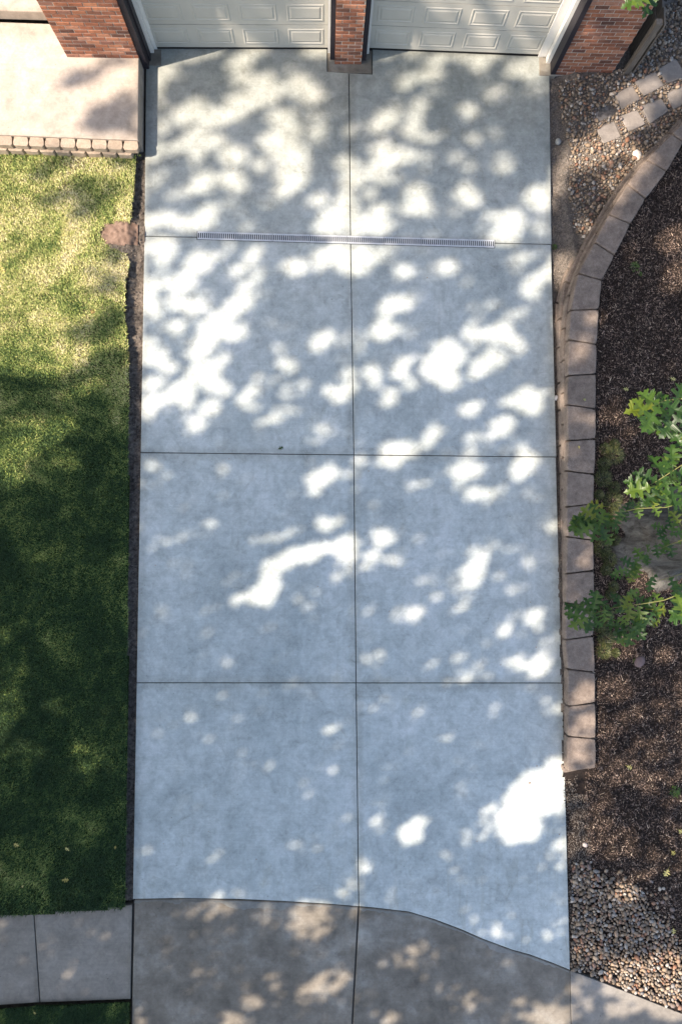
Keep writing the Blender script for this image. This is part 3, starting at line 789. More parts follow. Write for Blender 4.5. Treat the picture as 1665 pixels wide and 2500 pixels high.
A2c = scatter([(3.75, -4.9), (5.2, -5.3), (5.3, -6.2), (3.75, -5.4)], 260, zhi, .02, .04); A2c[:, 3] += .012
pebbles(gbed2, np.concatenate([A2, A2b[:700], A2c[:120]]), 'gravel_border', 150)
# small grit in the dirt strips
def grit(name, poly, n, zf, mat, r0, r1, lab):
    xs = [p[0] for p in poly]; ys = [p[1] for p in poly]
    X = RNG.uniform(min(xs), max(xs), n); Y = RNG.uniform(min(ys), max(ys), n); k = inside(poly, X, Y); X, Y = X[k], Y[k]; n = len(X)
    r = r0+(r1-r0)*RNG.random(n)**3; Z = zf(X, Y)+r*.3
    T4 = np.array([(1, 0, -.4), (-.5, .87, -.4), (-.5, -.87, -.4), (0, 0, .9), (.6, .6, .35), (-.7, .2, .4)])
    V = T4[None]*(1+RNG.uniform(-.35, .35, (n, 6, 1)))*r[:, None, None]+np.stack([X, Y, Z], -1)[:, None]
    f = np.array([(0, 1, 4), (1, 5, 4), (4, 5, 3), (1, 2, 5), (2, 3, 5), (2, 0, 3), (0, 4, 3)]); b = (np.arange(n)*6)[:, None, None]
    o = np_mesh(name, V.reshape(-1, 3), (f[None]+b).reshape(-1, 3), mat); tag(o, lab, 'grit', kind='stuff')
M['grit'] = simple('grit', (.05, .042, .036), (.26, .22, .18), 60, .95, 0, island=True)
grit('grit', trench, 9000, ztr, M['grit'], .003, .018, 'soil crumbs and grit in the trench along the left driveway edge')
strip_r = [(XR, 7.2), (4.02, 7.2), (3.98, 4.5), (3.9, 3.), (3.84, -4.2), (XR, -4.2)]
grit('grit', strip_r, 16000, zlow, M['grit'], .003, .018, 'loose grit in the narrow dirt strip beside the retaining wall')
strip_r2 = [(XR, -4.), (4.0, -4.), (4.05, -5.3), (3.95, -6.5), (XR, -6.5)]
grit('grit', strip_r2, 7000, zhi, M['grit'], .003, .016, 'pale broken grit beside the driveway below the wall end')

# garden path pavers
path = bpy.data.objects.new('garden_path', None); COL.objects.link(path); tag(path, kind='structure')
for i, p in enumerate(pav):
    z = .055 if i != 7 else .035
    q = inset(ccw(p), .012)
    rough_block('paver', q, -.02, z+.01, M['paver'], path, .008, .003, 5)
for q in [[(1512, 98), (1608, 98), (1606, 142), (1503, 146)], [(1540, 40), (1612, 42), (1609, 93), (1516, 93)]]:
    pp = [P(*k, .03)[:2] for k in q]; rough_block('paver', ccw(pp), -.06, .03, M['old'], path, .01, .003, 5)
# leaning gate boards at the garage corner
gt = empty('gate_post', P(1535, 178, 0)); tag(gt, 'weathered timber gate post and board standing beside the right garage corner', 'gate post')
def tpart(o): o.parent = gt; o.matrix_parent_inverse = Matrix.Translation(-Vector(gt.location)); return o
pb = P(1527, 180, 0); tpart(bbox_obj('post', 4.80, 7.30, -.05, 4.89, 7.39, 1.05, M['wood']))
tpart(bbox_obj('board', 4.93, 7.31, -.05, 4.955, 7.6, 1.02, M['wood']))
tpart(bbox_obj('board', 4.93, 7.615, -.05, 4.955, 7.9, .98, M['wood']))
tpart(bbox_obj('rail', 4.90, 7.33, .75, 4.928, 7.92, .83, M['wood']))

# mulch chips
def chips(poly, n, zf, cond=None, zoff=.006):
    xs = [p[0] for p in poly]; ys = [p[1] for p in poly]
    X = RNG.uniform(min(xs), min(max(xs), 5.9), n); Y = RNG.uniform(max(min(ys), -6.5), min(max(ys), 6.5), n); k = inside(poly, X, Y)
    if cond is not None: k &= cond(X, Y)
    X, Y = X[k], Y[k]; n = len(X)
    l = .006+.022*RNG.random(n)**2.2; l = np.where(RNG.random(n) < .03, l*2.4, l); w = RNG.uniform(.0014, .004, n)*(1+1.6*(RNG.random(n) < .12)); h = RNG.uniform(.001, .003, n)
    a = RNG.normal(0, .9, n)+7*vnoise(X, Y, 2.); ti = RNG.normal(0, .3, n)
    ux = np.stack([np.cos(a)*np.cos(ti), np.sin(a)*np.cos(ti), np.sin(ti)], -1); uy = np.stack([-np.sin(a), np.cos(a), 0*a], -1)
    uz = np.cross(ux, uy); c = np.stack([X, Y, zf(X, Y)+zoff+RNG.uniform(0, .012, n)], -1)
    S = np.array([(-1, -1, -1), (1, -1, -1), (1, 1, -1), (-1, 1, -1), (-1, -1, 1), (1, -1, 1), (1, 1, 1), (-1, 1, 1)], float)
    tap = RNG.uniform(.5, 1, n)
    V = c[:, None]+S[None, :, 0:1]*(ux*l[:, None])[:, None]+S[None, :, 1:2]*(uy*w[:, None])[:, None]*np.where(S[None, :, 0:1] > 0, tap[:, None, None], 1)+S[None, :, 2:3]*(uz*h[:, None])[:, None]
    f = np.array([(4, 5, 6, 7), (0, 1, 5, 4), (1, 2, 6, 5), (2, 3, 7, 6), (3, 0, 4, 7)]); b = (np.arange(n)*8)[:, None, None]
    return V.reshape(-1, 3), (f[None]+b).reshape(-1, 4)
def not_g2(X, Y): return (~inside(g2, X, Y))&~((X < XR+.32)&(Y < wc[-1][1]))
V, Fc = chips(hi_poly, 105000, zhi, not_g2)
o = np_mesh('mulch', V, Fc, M['chip']); tag(o, 'dark shredded bark mulch covering the bed behind the retaining wall', 'mulch', kind='stuff')

# ground cover hummocks and weeds
def tuft(cx, cy, cz, r, n, mat, name, lab, cat, hgt=.6, group=None, kind=None, wid=.0022, jit=.9):
    th = RNG.uniform(0, 2*np.pi, n); rr = r*np.sqrt(RNG.random(n))*.9
    X = cx+np.cos(th)*rr*jit; Y = cy+np.sin(th)*rr*jit; Z = cz+hgt*r*(1-(rr/r)**2)*RNG.uniform(.3, 1, n)
    a = th+RNG.normal(0, .8, n); l = RNG.uniform(.25, .6, n)*r; e = RNG.uniform(.1, 1.1, n)
    d = np.stack([np.cos(a)*np.cos(e), np.sin(a)*np.cos(e), np.sin(e)], -1)*l[:, None]; w = np.stack([-np.sin(a), np.cos(a), 0*a], -1)*wid
    p = np.stack([X, Y, Z], -1)
    V = np.stack([p-w, p+w, p+d*.6+w*.8, p+d*.6-w*.8, p+d], 1).reshape(-1, 3); b = np.arange(n)*5
    Fc = np.concatenate([np.stack([b, b+1, b+2], -1), np.stack([b, b+2, b+3], -1), np.stack([b+3, b+2, b+4], -1)])
    return V, Fc
covers = [(1476, 1096, 22), (1500, 1084, 20), (1474, 1132, 26), (1470, 1168, 26), (1500, 1112, 22), (1499, 1190, 20), (1462, 1208, 22), (1494, 1222, 24), (1468, 1338, 22), (1486, 1366, 26), (1478, 1392, 22), (1497, 1432, 20), (1490, 1452, 16), (1463, 1530, 18), (1478, 1556, 22), (1472, 1590, 24), (1502, 1594, 20), (1500, 1260, 22), (1478, 1500, 20), (1500, 1320, 18)]
VV = []; FF = []; nb_ = 0
for (px, py, rp) in covers:
    p = P(px, py, .39); V, Fc = tuft(p[0], p[1], .365, rp*random.uniform(.55, 1.05)/155., 420, None, '', '', '', .75)
    VV.append(V); FF.append(Fc+nb_); nb_ += len(V)
o = np_mesh('ground_cover', np.concatenate(VV), np.concatenate(FF), M['cover']); tag(o, 'low feathery olive green ground cover mounds along the back of the retaining wall', 'ground cover', kind='stuff')
for (px, py, rp, lab) in [(1548, 652, 13, 'small yellow green grass tuft in the mulch near the wall curve'), (1646, 1932, 14, 'small green weed in the mulch far right of the wall end'), (1612, 1402, 22, 'pale grass tuft in a sunny spot at the foot of the oak trunk'), (1552, 1615, 7, 'small green sprig touching the reddish stone in the mulch'), (1562, 668, 6, 'tiny bright green sprout right of the grass tuft near the wall curve')]:
    p = P(px, py, .38); V, Fc = tuft(p[0], p[1], .36, rp/155., 120, None, '', '', '', .8, wid=.003)
    o = np_mesh('weed', V, Fc, M['weed']); tag(o, lab, 'weed')
p = PD(1352, 604, -.05); V, Fc = tuft(p[0], p[1], -.05, .05, 90, None, '', '', '', .8, wid=.003); o = np_mesh('weed', V, Fc, M['weed']); tag(o, 'little weed at the right driveway edge beside the cross joint', 'weed')

# single stones
def stone(px, py, z, r, col, lab, sc=(1.1, .9, .6)):
    m_ = simple('stone_'+lab[:6].strip().replace(' ', '_'), tuple(c*.8 for c in col), tuple(c*1.2 for c in col), 25, .85, .3)
    import bmesh
    b = bmesh.new(); bmesh.ops.create_icosphere(b, subdivisions=2, radius=r)
    for v in b.verts:
        v.co = Vector((v.co.x*sc[0], v.co.y*sc[1], v.co.z*sc[2]))*random.uniform(.92, 1.08)
    me = bpy.data.meshes.new('stone'); b.to_mesh(me); b.free(); me.materials.append(m_)
    me.polygons.foreach_set('use_smooth', [True]*len(me.polygons))
    o = bpy.data.objects.new('stone', me); COL.objects.link(o); p = P(px, py, z); o.location = (p[0], p[1], z+r*.25); o.rotation_euler = (0, 0, random.uniform(0, 6)); tag(o, lab, 'stone')
stone(1559, 1615, .37, .085, (.17, .12, .11), 'reddish brown stone lying in the mulch below the oak branches')
stone(1361, 347, -.03, .055, (.26, .26, .24), 'pale grey cobble in the dirt strip beside the upper driveway edge', (1, .9, .7))
stone(1552, 381, .03, .085, (.62, .56, .48), 'white rock at the edge of the gravel against the wall curve', (.8, 1.1, .7))
stone(1355, 972, .03, .05, (.40, .40, .40), 'broken grey concrete lump at the right driveway edge near the wall', (1.0, .8, .6))
stone(1487, 403, .02, .075, (.34, .2, .13), 'large tan cobble in the gravel near the curved wall')
stone(1427, 2062, .27, .04, (.42, .36, .32), 'pale round pebble between mulch and driveway below the wall end')
stone(1565, 2183, .28, .055, (.48, .45, .38), 'light oval pebble on the mulch just above the gravel border', (1.3, .8, .6))

# ------------------------------------------------------------------ leaves
def oak_leaf_vf(fold=.18, curl=.15):
    """lobed pin oak leaf, unit length along +x"""
    half = [(0, .012), (.10, .03), (.17, .20), (.20, .22), (.235, .17), (.27, .065), (.36, .07), (.42, .34), (.47, .40), (.50, .31), (.555, .30), (.53, .17), (.55, .075), (.63, .08), (.71, .30), (.77, .33), (.775, .24), (.83, .22), (.79, .11), (.85, .07), (.90, .13), (.93, .06), (1., 0)]
    xs = [p[0] for p in half]
    v = []; f = []
    def z(x, y): return fold*abs(y)-curl*x*x+.04*math.sin(9*x+5*y)
    mid_ = [(x, 0) for x, _ in half]; n = len(half)
    for sx in (1, -1):
        b = len(v)
        for (x, y), (mx, _) in zip(half, mid_):
            k = min(mx, .86)*.9; 
            v.append((x, y*sx, z(x, y)))
        mids = [(min(max(0, x*.93), .97), 0) for x, _ in half]
        for x, y in mids: v.append((x, 0, z(x, 0)))
        for i in range(n-1):
            q = (b+i, b+i+1, b+n+i+1, b+n+i); f.append(q if sx < 0 else q[::-1])
    # petiole
    b = len(v); v += [(-.3, -.008, -.03), (-.3, .008, -.03), (.02, .012, 0), (.02, -.012, 0)]; f.append((b, b+1, b+2, b+3))
    return v, f
LEAFM = []
for k in range(5):
    v, f = oak_leaf_vf(random.uniform(.05, .35), random.uniform(.0, .35))
    v = [(x, y*random.uniform(.92, 1.08), z) for x, y, z in v]
    me = bpy.data.meshes.new('leaf'); me.from_pydata(v, [], f); me.materials.append(M['oak']); LEAFM.append(me)

oak = empty('oak_tree', (5.02, -.15, .36)); tag(oak, 'pin oak with grey trunk in the mulch bed, its lobed green leaves overhanging the wall', 'tree')
OI = Matrix.Translation(-Vector(oak.location))
def opart(o): o.parent = oak; o.matrix_parent_inverse = OI; return o
# trunk with root flare
tv = []; tf = []; seg = 40
prof = [(-.1, .80), (.0, .68), (.08, .57), (.2, .48), (.4, .42), (.7, .385), (1.1, .36), (1.8, .34), (3, .31), (5, .27), (7, .23), (9, .19), (11, .14), (13, .08)]
for i, (z, r) in enumerate(prof):
    for k in range(seg):
        a = 2*math.pi*k/seg
        fl = 1+(.16*math.cos(5*a+.6)+.08*math.cos(9*a+2))*math.exp(-z*2.0)+.03*math.sin(14*a+z*3)
        tv.append((5.06+r*fl*math.cos(a)+.02*z, -.15+r*fl*math.sin(a), .36+z))
for i in range(len(prof)-1):
    for k in range(seg): tf.append((i*seg+k, i*seg+(k+1) % seg, (i+1)*seg+(k+1) % seg, (i+1)*seg+k))
opart(mesh('trunk', tv, tf, M['bark'], None, True))
def px3(px, py, z): return Vector(P(px, py, z))
LEAVES = 0
def twig(pts, r0=.012, r1=.003):
    n = len(pts); v, f = tube_vf(pts, [r0+(r1-r0)*i/(n-1) for i in range(n)], 6); opart(mesh('branch', v, f, M['twig'] if r0 < .02 else M['bark'], None, True))
def leaf(px, py, z, size=.13, yaw=None, tilt=None):
    o = bpy.data.objects.new('leaf', random.choice(LEAFM)); COL.objects.link(o); o.parent = oak; o.matrix_parent_inverse = OI
    p = px3(px, py, z); yaw = random.uniform(0, 6.28) if yaw is None else yaw
    o.rotation_euler = (random.uniform(-.5, .5), random.uniform(-.35, .45), yaw)
    o.scale = (size,)*3; d = Vector((math.cos(yaw), math.sin(yaw), 0))*size*.5
    o.location = p-d; return o
PI = math.pi
branches = [
    # (twig points px,z ; leaves (px,py,dir deg,size))
    ([(1900, 935, 7.4), (1720, 950, 7.2), (1665, 968, 7.15), (1625, 985, 7.1), (1590, 992, 7.1)],
     [(1562, 998, 185, .15), (1590, 1022, 240, .14), (1585, 972, 140, .11), (1628, 972, 100, .11), (1640, 1000, 330, .12), (1640, 1040, 230, .14), (1660, 960, 60, .12), (1668, 1020, 300, .11)], 7.1),
    ([(1900, 1150, 7.1), (1720, 1130, 6.95), (1665, 1140, 6.8), (1610, 1165, 6.75), (1575, 1190, 6.7)],
     [(1560, 1195, 190, .13), (1580, 1160, 150, .13), (1610, 1130, 110, .13), (1645, 1110, 80, .13), (1600, 1200, 250, .14), (1630, 1185, 300, .13), (1655, 1165, 20, .12), (1640, 1215, 280, .13), (1585, 1215, 220, .12), (1668, 1195, 330, .12), (1625, 1145, 60, .11), (1660, 1080, 120, .12), (1555, 1178, 170, .12)], 6.75),
    ([(1850, 1190, 6.7), (1700, 1222, 6.3), (1630, 1235, 6.15), (1560, 1243, 6.05), (1490, 1255, 5.95), (1450, 1262, 5.9)],
     [(1418, 1270, 190, .14), (1432, 1252, 150, .13), (1455, 1245, 110, .13), (1476, 1258, 60, .13), (1428, 1295, 215, .14), (1450, 1300, 250, .14), (1474, 1300, 290, .13), (1462, 1276, 320, .13), (1412, 1286, 200, .12), (1440, 1272, 230, .13), (1485, 1278, 330, .11),
      (1512, 1256, 240, .09), (1530, 1240, 70, .09), (1555, 1250, 280, .09), (1575, 1228, 60, .1), (1600, 1245, 300, .1), (1505, 1275, 250, .1), (1630, 1222, 90, .11)], 5.95),
    ([(1830, 1290, 5.6), (1690, 1310, 5.3), (1620, 1335, 5.1), (1570, 1362, 5.0), (1530, 1385, 4.9)],
     [(1515, 1395, 200, .13), (1530, 1372, 150, .13), (1552, 1380, 260, .13), (1560, 1352, 120, .12), (1578, 1365, 320, .12), (1600, 1345, 270, .11), (1622, 1335, 60, .14), (1640, 1345, 290, .13), (1616, 1310, 110, .13), (1640, 1290, 80, .14), (1660, 1300, 20, .13), (1650, 1262, 120, .13), (1605, 1285, 170, .1), (1540, 1400, 240, .12)], 5.0),
    ([(1870, 1410, 6.6), (1700, 1440, 6.3), (1620, 1462, 6.15), (1560, 1480, 6.05), (1500, 1488, 6.), (1440, 1500, 5.95)],
     [(1405, 1503, 170, .13), (1415, 1522, 215, .14), (1440, 1478, 120, .12), (1436, 1524, 260, .12), (1458, 1508, 300, .11), (1428, 1492, 150, .13), (1450, 1465, 80, .13), (1472, 1470, 110, .13), (1485, 1490, 60, .1), (1478, 1505, 280, .1),
      (1510, 1476, 100, .12), (1535, 1495, 260, .12), (1530, 1470, 60, .11), (1560, 1500, 280, .13), (1580, 1478, 70, .12), (1600, 1490, 300, .12), (1585, 1510, 240, .11), (1610, 1462, 110, .11)], 6.0),
    ([(1560, 1484, 6.0), (1550, 1510, 5.9), (1540, 1535, 5.85)],
     [(1506, 1528, 170, .13), (1540, 1556, 255, .14), (1522, 1542, 200, .13), (1556, 1545, 310, .12), (1570, 1530, 340, .12), (1550, 1520, 60, .1)], 5.9),
    ([(1760, 1390, 5.2), (1660, 1405, 5.1), (1600, 1420, 5.0)], [(1590, 1428, 265, .14), (1545, 1448, 220, .12), (1640, 1425, 290, .13), (1662, 1440, 250, .13)], 5.0),
    ([(1850, 1490, 7.), (1700, 1500, 6.8), (1672, 1504, 6.8)], [(1664, 1508, 200, .12), (1668, 1480, 100, .13)], 6.8),
    ([(1700, -140, 7.), (1620, -50, 7.), (1595, -20, 7.)], [(1566, -2, 215, .13), (1592, -2, 260, .12), (1575, -30, 180, .12)], 7.),
]
for tw, lv, z in branches:
    pts = [px3(*q) for q in tw]
    for i in range(1, len(pts)-1): pts[i] += Vector((random.uniform(-.01, .01), random.uniform(-.015, .015), 0))
    twig(pts, .0045, .0014)
    for (px, py, an, sz) in lv:
        leaf(px, py, z+random.uniform(-.08, .12), sz*.98, R(an), None)
        if random.random() < .9: leaf(px+random.uniform(-16, 16), py+random.uniform(-16, 16), z+random.uniform(-.3, .0), sz*random.uniform(.7, 1.05), R(an+random.uniform(-70, 70)), None)
# limbs from the trunk out to the twigs
def limb(p0, p1, r0, r1, sag=.3):
    p0, p1 = Vector(p0), Vector(p1); pts = [p0.lerp(p1, t)+Vector((0, 0, sag*math.sin(math.pi*t))) for t in [0, .2, .4, .6, .8, 1]]
    v, f = tube_vf(pts, [r0+(r1-r0)*i/5 for i in range(6)], 8); opart(mesh('branch', v, f, M['bark'], None, True))
for tw, lv, z in branches[:5]+branches[6:8]:
    e = px3(*tw[0]); limb((5.2, -.15+random.uniform(-.1, .1), max(e.z-1.1, 3.)), e, .05, .008, .25)
limb((5.3, 0., 8.2), px3(*branches[8][0][0]), .05, .008, .4)

# ------------------------------------------------------------------ light map of the crowns: where the sun gets through
SX, SY = -SUNV.x/SUNV.z, -SUNV.y/SUNV.z          # ground shift per metre of height along a ray
GX0, GX1, GY0, GY1, GS = -8., 9., -11., 12., .02
TX, TY = np.meshgrid(np.arange(GX0, GX1, GS), np.arange(GY0, GY1, GS))
T = np.where(vnoise(TX, TY, 2.6)*.5+vnoise(TX+.3*TY, TY, 6.)*.5 > .655, .07, 0.).astype(np.float32)
def to0(p): return (p[0]+SX*p[2], p[1]+SY*p[2])
def ell(px, py, rx, ry, ang, val, z=None, mode='max', grow=.006):
    if mode == 'max' and val > .15:
        ell1(px, py, rx*1.16, ry*1.16, ang, .10+.18*val, z, mode, grow); ell1(px, py, rx*.95, ry*.95, ang, val, z, mode, 0.)
    else: ell1(px, py, rx, ry, ang, val, z, mode, grow)
def ell1(px, py, rx, ry, ang, val, z=None, mode='max', grow=.006):
    f = (lambda a, b: P(a, b, z)) if z is not None else (lambda a, b: PD(a, b))
    c = to0(f(px, py)); ca, sa = math.cos(R(ang)), math.sin(R(ang))
    u = to0(f(px+rx*ca, py-rx*sa)); v = to0(f(px+ry*sa, py+ry*ca))
    ux, uy = u[0]-c[0], u[1]-c[1]; vx, vy = v[0]-c[0], v[1]-c[1]
    lu = math.hypot(ux, uy); lv = math.hypot(vx, vy); gu = (lu+grow)/lu; gv = (lv+grow)/lv
    ux *= gu; uy *= gu; vx *= gv; vy *= gv
    m_ = max(abs(ux)+abs(vx), abs(uy)+abs(vy))
    i0 = max(0, int((c[0]-m_-GX0)/GS)); i1 = min(T.shape[1], int((c[0]+m_-GX0)/GS)+2); j0 = max(0, int((c[1]-m_-GY0)/GS)); j1 = min(T.shape[0], int((c[1]+m_-GY0)/GS)+2)
    if i1 <= i0 or j1 <= j0: return
    X = TX[j0:j1, i0:i1]-c[0]; Y = TY[j0:j1, i0:i1]-c[1]; det = ux*vy-uy*vx
    a = (X*vy-Y*vx)/det; b = (-X*uy+Y*ux)/det; k = a*a+b*b < 1
    S = T[j0:j1, i0:i1]
    if mode == 'max': S[k] = np.maximum(S[k], val)
    else: S[k] = np.minimum(S[k], val)
def poly_set(pts, val, z=None):
    q = [to0(P(*p, z) if z is not None else PD(*p)) for p in pts]; k = inside(q, TX, TY); T[k] = val
def tile(ox, oy, s, data, z=None, mode='max', grow=.006):
    for e in data.split(';'):
        e = e.strip()
        if not e: continue
        a = [float(q) for q in e.split(',')]
        ell(ox+a[0]*s, oy+a[1]*s, a[2]*s, a[3]*s, a[4], a[5], z, mode, grow)
#TILES-BEGIN
# open sky over the patio and the upper lawn
poly_set([(-500, -200), (345, -200), (345, 330), (345, 378), (-500, 378)], 1., PZ)
poly_set([(-500, 365), (345, 365), (345, 700), (330, 930), (250, 960), (150, 1010), (60, 1110), (-40, 1200), (-500, 1300)], 1.)
tile(0, 0, .5357, "380,345,132,43.2,22,0.025;480,292,84,32.4,20,0.05;560,285,60,27,0,0.15;500,530,132,74.25,12,0.025;570,470,90,54,15,0.06;610,600,72,40.5,0,0.2;430,570,60,54,0,0.15", PZ, 'min', 0)
tile(0, 330, .2846, "600,230,156,74.25,20,0.04;400,350,114,81,15,0.025;480,280,96,67.5,20,0.1;600,540,264,74.25,15,0.04;800,640,180,74.25,30,0.025;900,500,240,108,20,0.175;1080,220,132,81,0,0.125;750,430,144,54,0,0.2;1050,1230,132,54,0,0.05;850,1180,120,29.7,-10,0.075;950,1330,180,81,0,0.25;1020,1040,108,108,0,0.175;900,1630,312,67.5,12,0.025;880,1710,216,94.5,15,0.075;1000,1560,144,108,0,0.15;950,1950,216,121.5,20,0.025;700,2090,408,81,22,0.025;1050,2080,120,270,0,0.1;100,2260,216,202.5,0,0.015;500,2330,192,81,0,0.075;1000,2300,240,162,0,0.1;330,2280,96,67.5,0,0.15", None, 'min', 0)
tile(0, 0, 1.0618, "60,930,96,67.5,0,0.015;230,1000,132,94.5,0,0.01;130,970,72,33.75,20,0.15", None, 'min', 0)
tile(0, 0, 1.0618, "60,1010,70,45,20,0.9;20,1075,45,50,20,0.75;130,1000,60,25,30,0.9;160,1060,50,20,30,0.45;20,1620,45,30,20,0.525;10,1660,30,40,0,0.75;45,1450,40,15,20,0.3;60,1720,50,22,0,0.45;210,1755,60,30,0,0.33;140,1625,30,15,0,0.3;155,1960,25,20,0,0.45;40,1540,30,20,30,0.375;230,1150,40,20,20,0.225;120,1290,40,14,20,0.18;200,1720,30,16,0,0.3;250,1650,40,20,20,0.18", None)
tile(330, 100, .338, "420,100,110,35,10,1;560,85,60,25,0,.7;225,205,70,60,10,1;200,270,35,50,0,.8;800,95,50,40,0,.9;760,160,95,42,15,1;1110,215,30,25,0,.5;775,265,65,38,0,.8;940,290,60,50,20,.85;900,390,150,85,30,1;760,450,120,65,25,1;720,520,100,50,25,.9;720,370,40,40,0,.5;1190,320,90,50,0,1;1260,380,90,40,-20,1;1250,450,110,42,0,.45;1130,350,40,40,0,.8;445,465,70,46,0,.8;330,550,70,60,0,.85;580,560,110,70,20,1;430,570,60,45,0,.5;200,500,35,55,0,.6;200,640,30,60,0,.8;1040,555,100,42,-5,.9;1130,555,40,40,0,.55;1300,560,60,60,0,.45;1330,680,75,60,20,.6;450,690,80,55,0,1;530,740,110,52,15,1;430,810,45,45,0,.7;300,770,85,36,20,.8;1100,660,110,46,15,.9;960,720,90,45,15,.75;1110,830,120,125,0,1;1130,950,115,85,20,1;1000,820,55,45,30,.6;900,900,50,40,30,.6;1150,1030,70,45,20,1;1080,1070,60,40,30,.7;700,830,95,55,-10,1;730,900,70,40,0,.5;465,910,50,38,0,.45;130,1010,90,42,30,.65;490,1020,80,50,15,.8;670,990,75,42,10,1;740,1050,60,36,0,.7;320,1095,75,45,0,.65;480,1090,60,34,0,.4;640,1160,50,32,20,.45;1010,1160,80,32,25,.45;1320,1150,55,46,0,.8;1490,1170,60,42,0,.85;1510,890,60,48,0,1;1530,1060,40,55,0,.7;1410,1270,70,36,35,.8;740,1230,60,35,0,.25;520,1240,70,45,45,.75;430,1320,140,42,10,1;270,1300,110,40,-20,1;100,1320,80,45,20,.75;810,1340,50,32,30,.6;1380,1360,110,42,0,1;1500,1310,80,65,0,1;180,1450,90,38,0,.8;1540,660,30,40,0,.6;1480,275,35,25,0,.3;100,850,60,40,20,.6")
tile(840, 100, .338, "690,120,90,32,20,.7;600,160,60,30,20,.4;960,150,65,55,-10,.7;1270,210,105,60,-5,.85;1400,170,60,80,0,1;440,300,68,42,35,.85;610,250,95,42,10,.85;235,295,50,30,0,.35;690,390,80,36,-40,.28;1100,385,75,55,0,.4;1390,340,65,55,10,.5;1250,400,50,30,0,.2;890,505,62,42,0,.75;540,470,55,52,45,.9;520,540,70,36,60,1;495,640,70,55,45,1;350,490,60,46,30,.55;310,560,75,46,10,.8;250,660,50,55,0,.35;230,740,60,38,20,.45;60,655,40,32,20,.45;160,590,40,25,0,.3;300,810,95,55,0,1;420,830,88,50,5,1;280,900,85,45,0,1;240,960,58,65,20,1;340,1010,65,28,0,.65;600,720,60,36,20,.45;670,670,60,28,40,.35;590,845,55,32,0,.35;620,910,50,40,0,.22;930,720,65,28,15,.45;800,850,50,25,0,.28;910,905,60,32,10,.45;1080,665,50,42,0,.4;1110,860,62,42,10,.55;1165,910,60,38,20,.6;30,900,78,48,0,1;110,1005,48,42,0,.7;185,1110,42,34,0,.5;20,1060,40,90,0,.8;20,1200,80,75,0,.85;60,1330,88,85,0,1;250,1230,80,38,20,.7;250,1350,75,46,10,.95;360,1290,80,28,10,.22;520,1100,75,56,20,1;510,1210,105,45,5,.85;620,1230,50,30,0,.28;860,1090,56,48,10,.75;925,1155,60,42,15,.8;790,1200,60,36,20,.26;1400,1140,100,90,0,1;1060,1350,70,90,0,.35;1190,1330,105,105,0,1;1160,1420,95,55,0,1;1370,1290,90,60,0,.3;1430,1390,60,40,0,.35")
tile(330, 580, .338, "200,90,75,85,10,1;450,190,90,70,10,1;490,120,80,28,0,.55;580,150,60,28,0,.45;650,70,60,32,0,.45;240,235,50,38,0,.55;330,330,115,50,5,1;100,370,68,56,20,1;110,490,78,75,10,1;290,480,75,50,-20,.8;430,510,80,36,0,.65;450,440,90,28,10,.35;300,645,56,42,20,.85;430,610,40,45,0,.55;170,640,50,45,0,.28;860,120,50,40,40,.7;770,200,90,36,40,.65;690,260,70,32,10,.45;900,245,42,42,20,.55;830,350,68,45,30,.65;770,460,95,55,30,.8;900,425,50,28,30,.38;680,540,115,42,35,1;560,640,115,72,40,1;700,700,85,45,0,1;750,630,60,36,0,.35;500,760,95,72,50,1;440,840,68,45,30,1;90,790,42,42,0,.8;140,870,105,36,25,.85;230,940,70,42,0,.7;210,780,50,38,0,.35;330,770,60,38,0,.35;620,880,60,46,20,.45;510,980,110,70,20,1;560,1060,75,62,0,1;120,1060,88,40,10,.8;320,1090,115,42,25,1;400,970,60,36,0,.55;260,1150,160,48,10,1;100,1220,75,72,20,1;380,1200,46,38,0,.8;640,1105,38,28,20,.8;240,1270,40,32,0,.45;320,1275,28,24,0,.6;550,1210,52,32,30,.75;520,1260,75,22,10,.42;580,1255,30,26,0,.6;380,1330,38,32,0,.55;440,1350,55,40,30,.7;410,1410,30,20,30,.35;1150,220,90,50,-10,1;1360,150,95,55,10,1;1480,110,90,75,0,1;1530,200,60,55,0,1;1280,250,90,36,0,.35;1230,440,60,25,15,.3;1360,740,90,46,25,1;1470,735,60,28,0,.45;1330,790,85,22,5,.65;1090,800,90,26,10,.35;1045,910,42,38,0,.75;1110,940,42,38,0,.75;860,1060,60,32,20,.45;825,1120,48,32,25,.8;900,1140,60,28,25,.45;805,1205,46,38,0,.85;890,1220,50,22,0,.35;1100,1120,46,55,0,.65;1180,1080,60,36,20,.35;1020,1240,60,45,0,.42;1110,1250,50,38,0,.65;1000,1325,42,26,0,.6;910,1330,50,28,0,.28;1270,1370,80,36,20,.35;1370,1400,80,32,45,.28;1460,1120,85,36,5,.85;1480,1160,60,28,0,.8;1520,1010,55,75,0,.65;1340,1110,60,22,0,.35;1010,1050,50,30,0,.2")
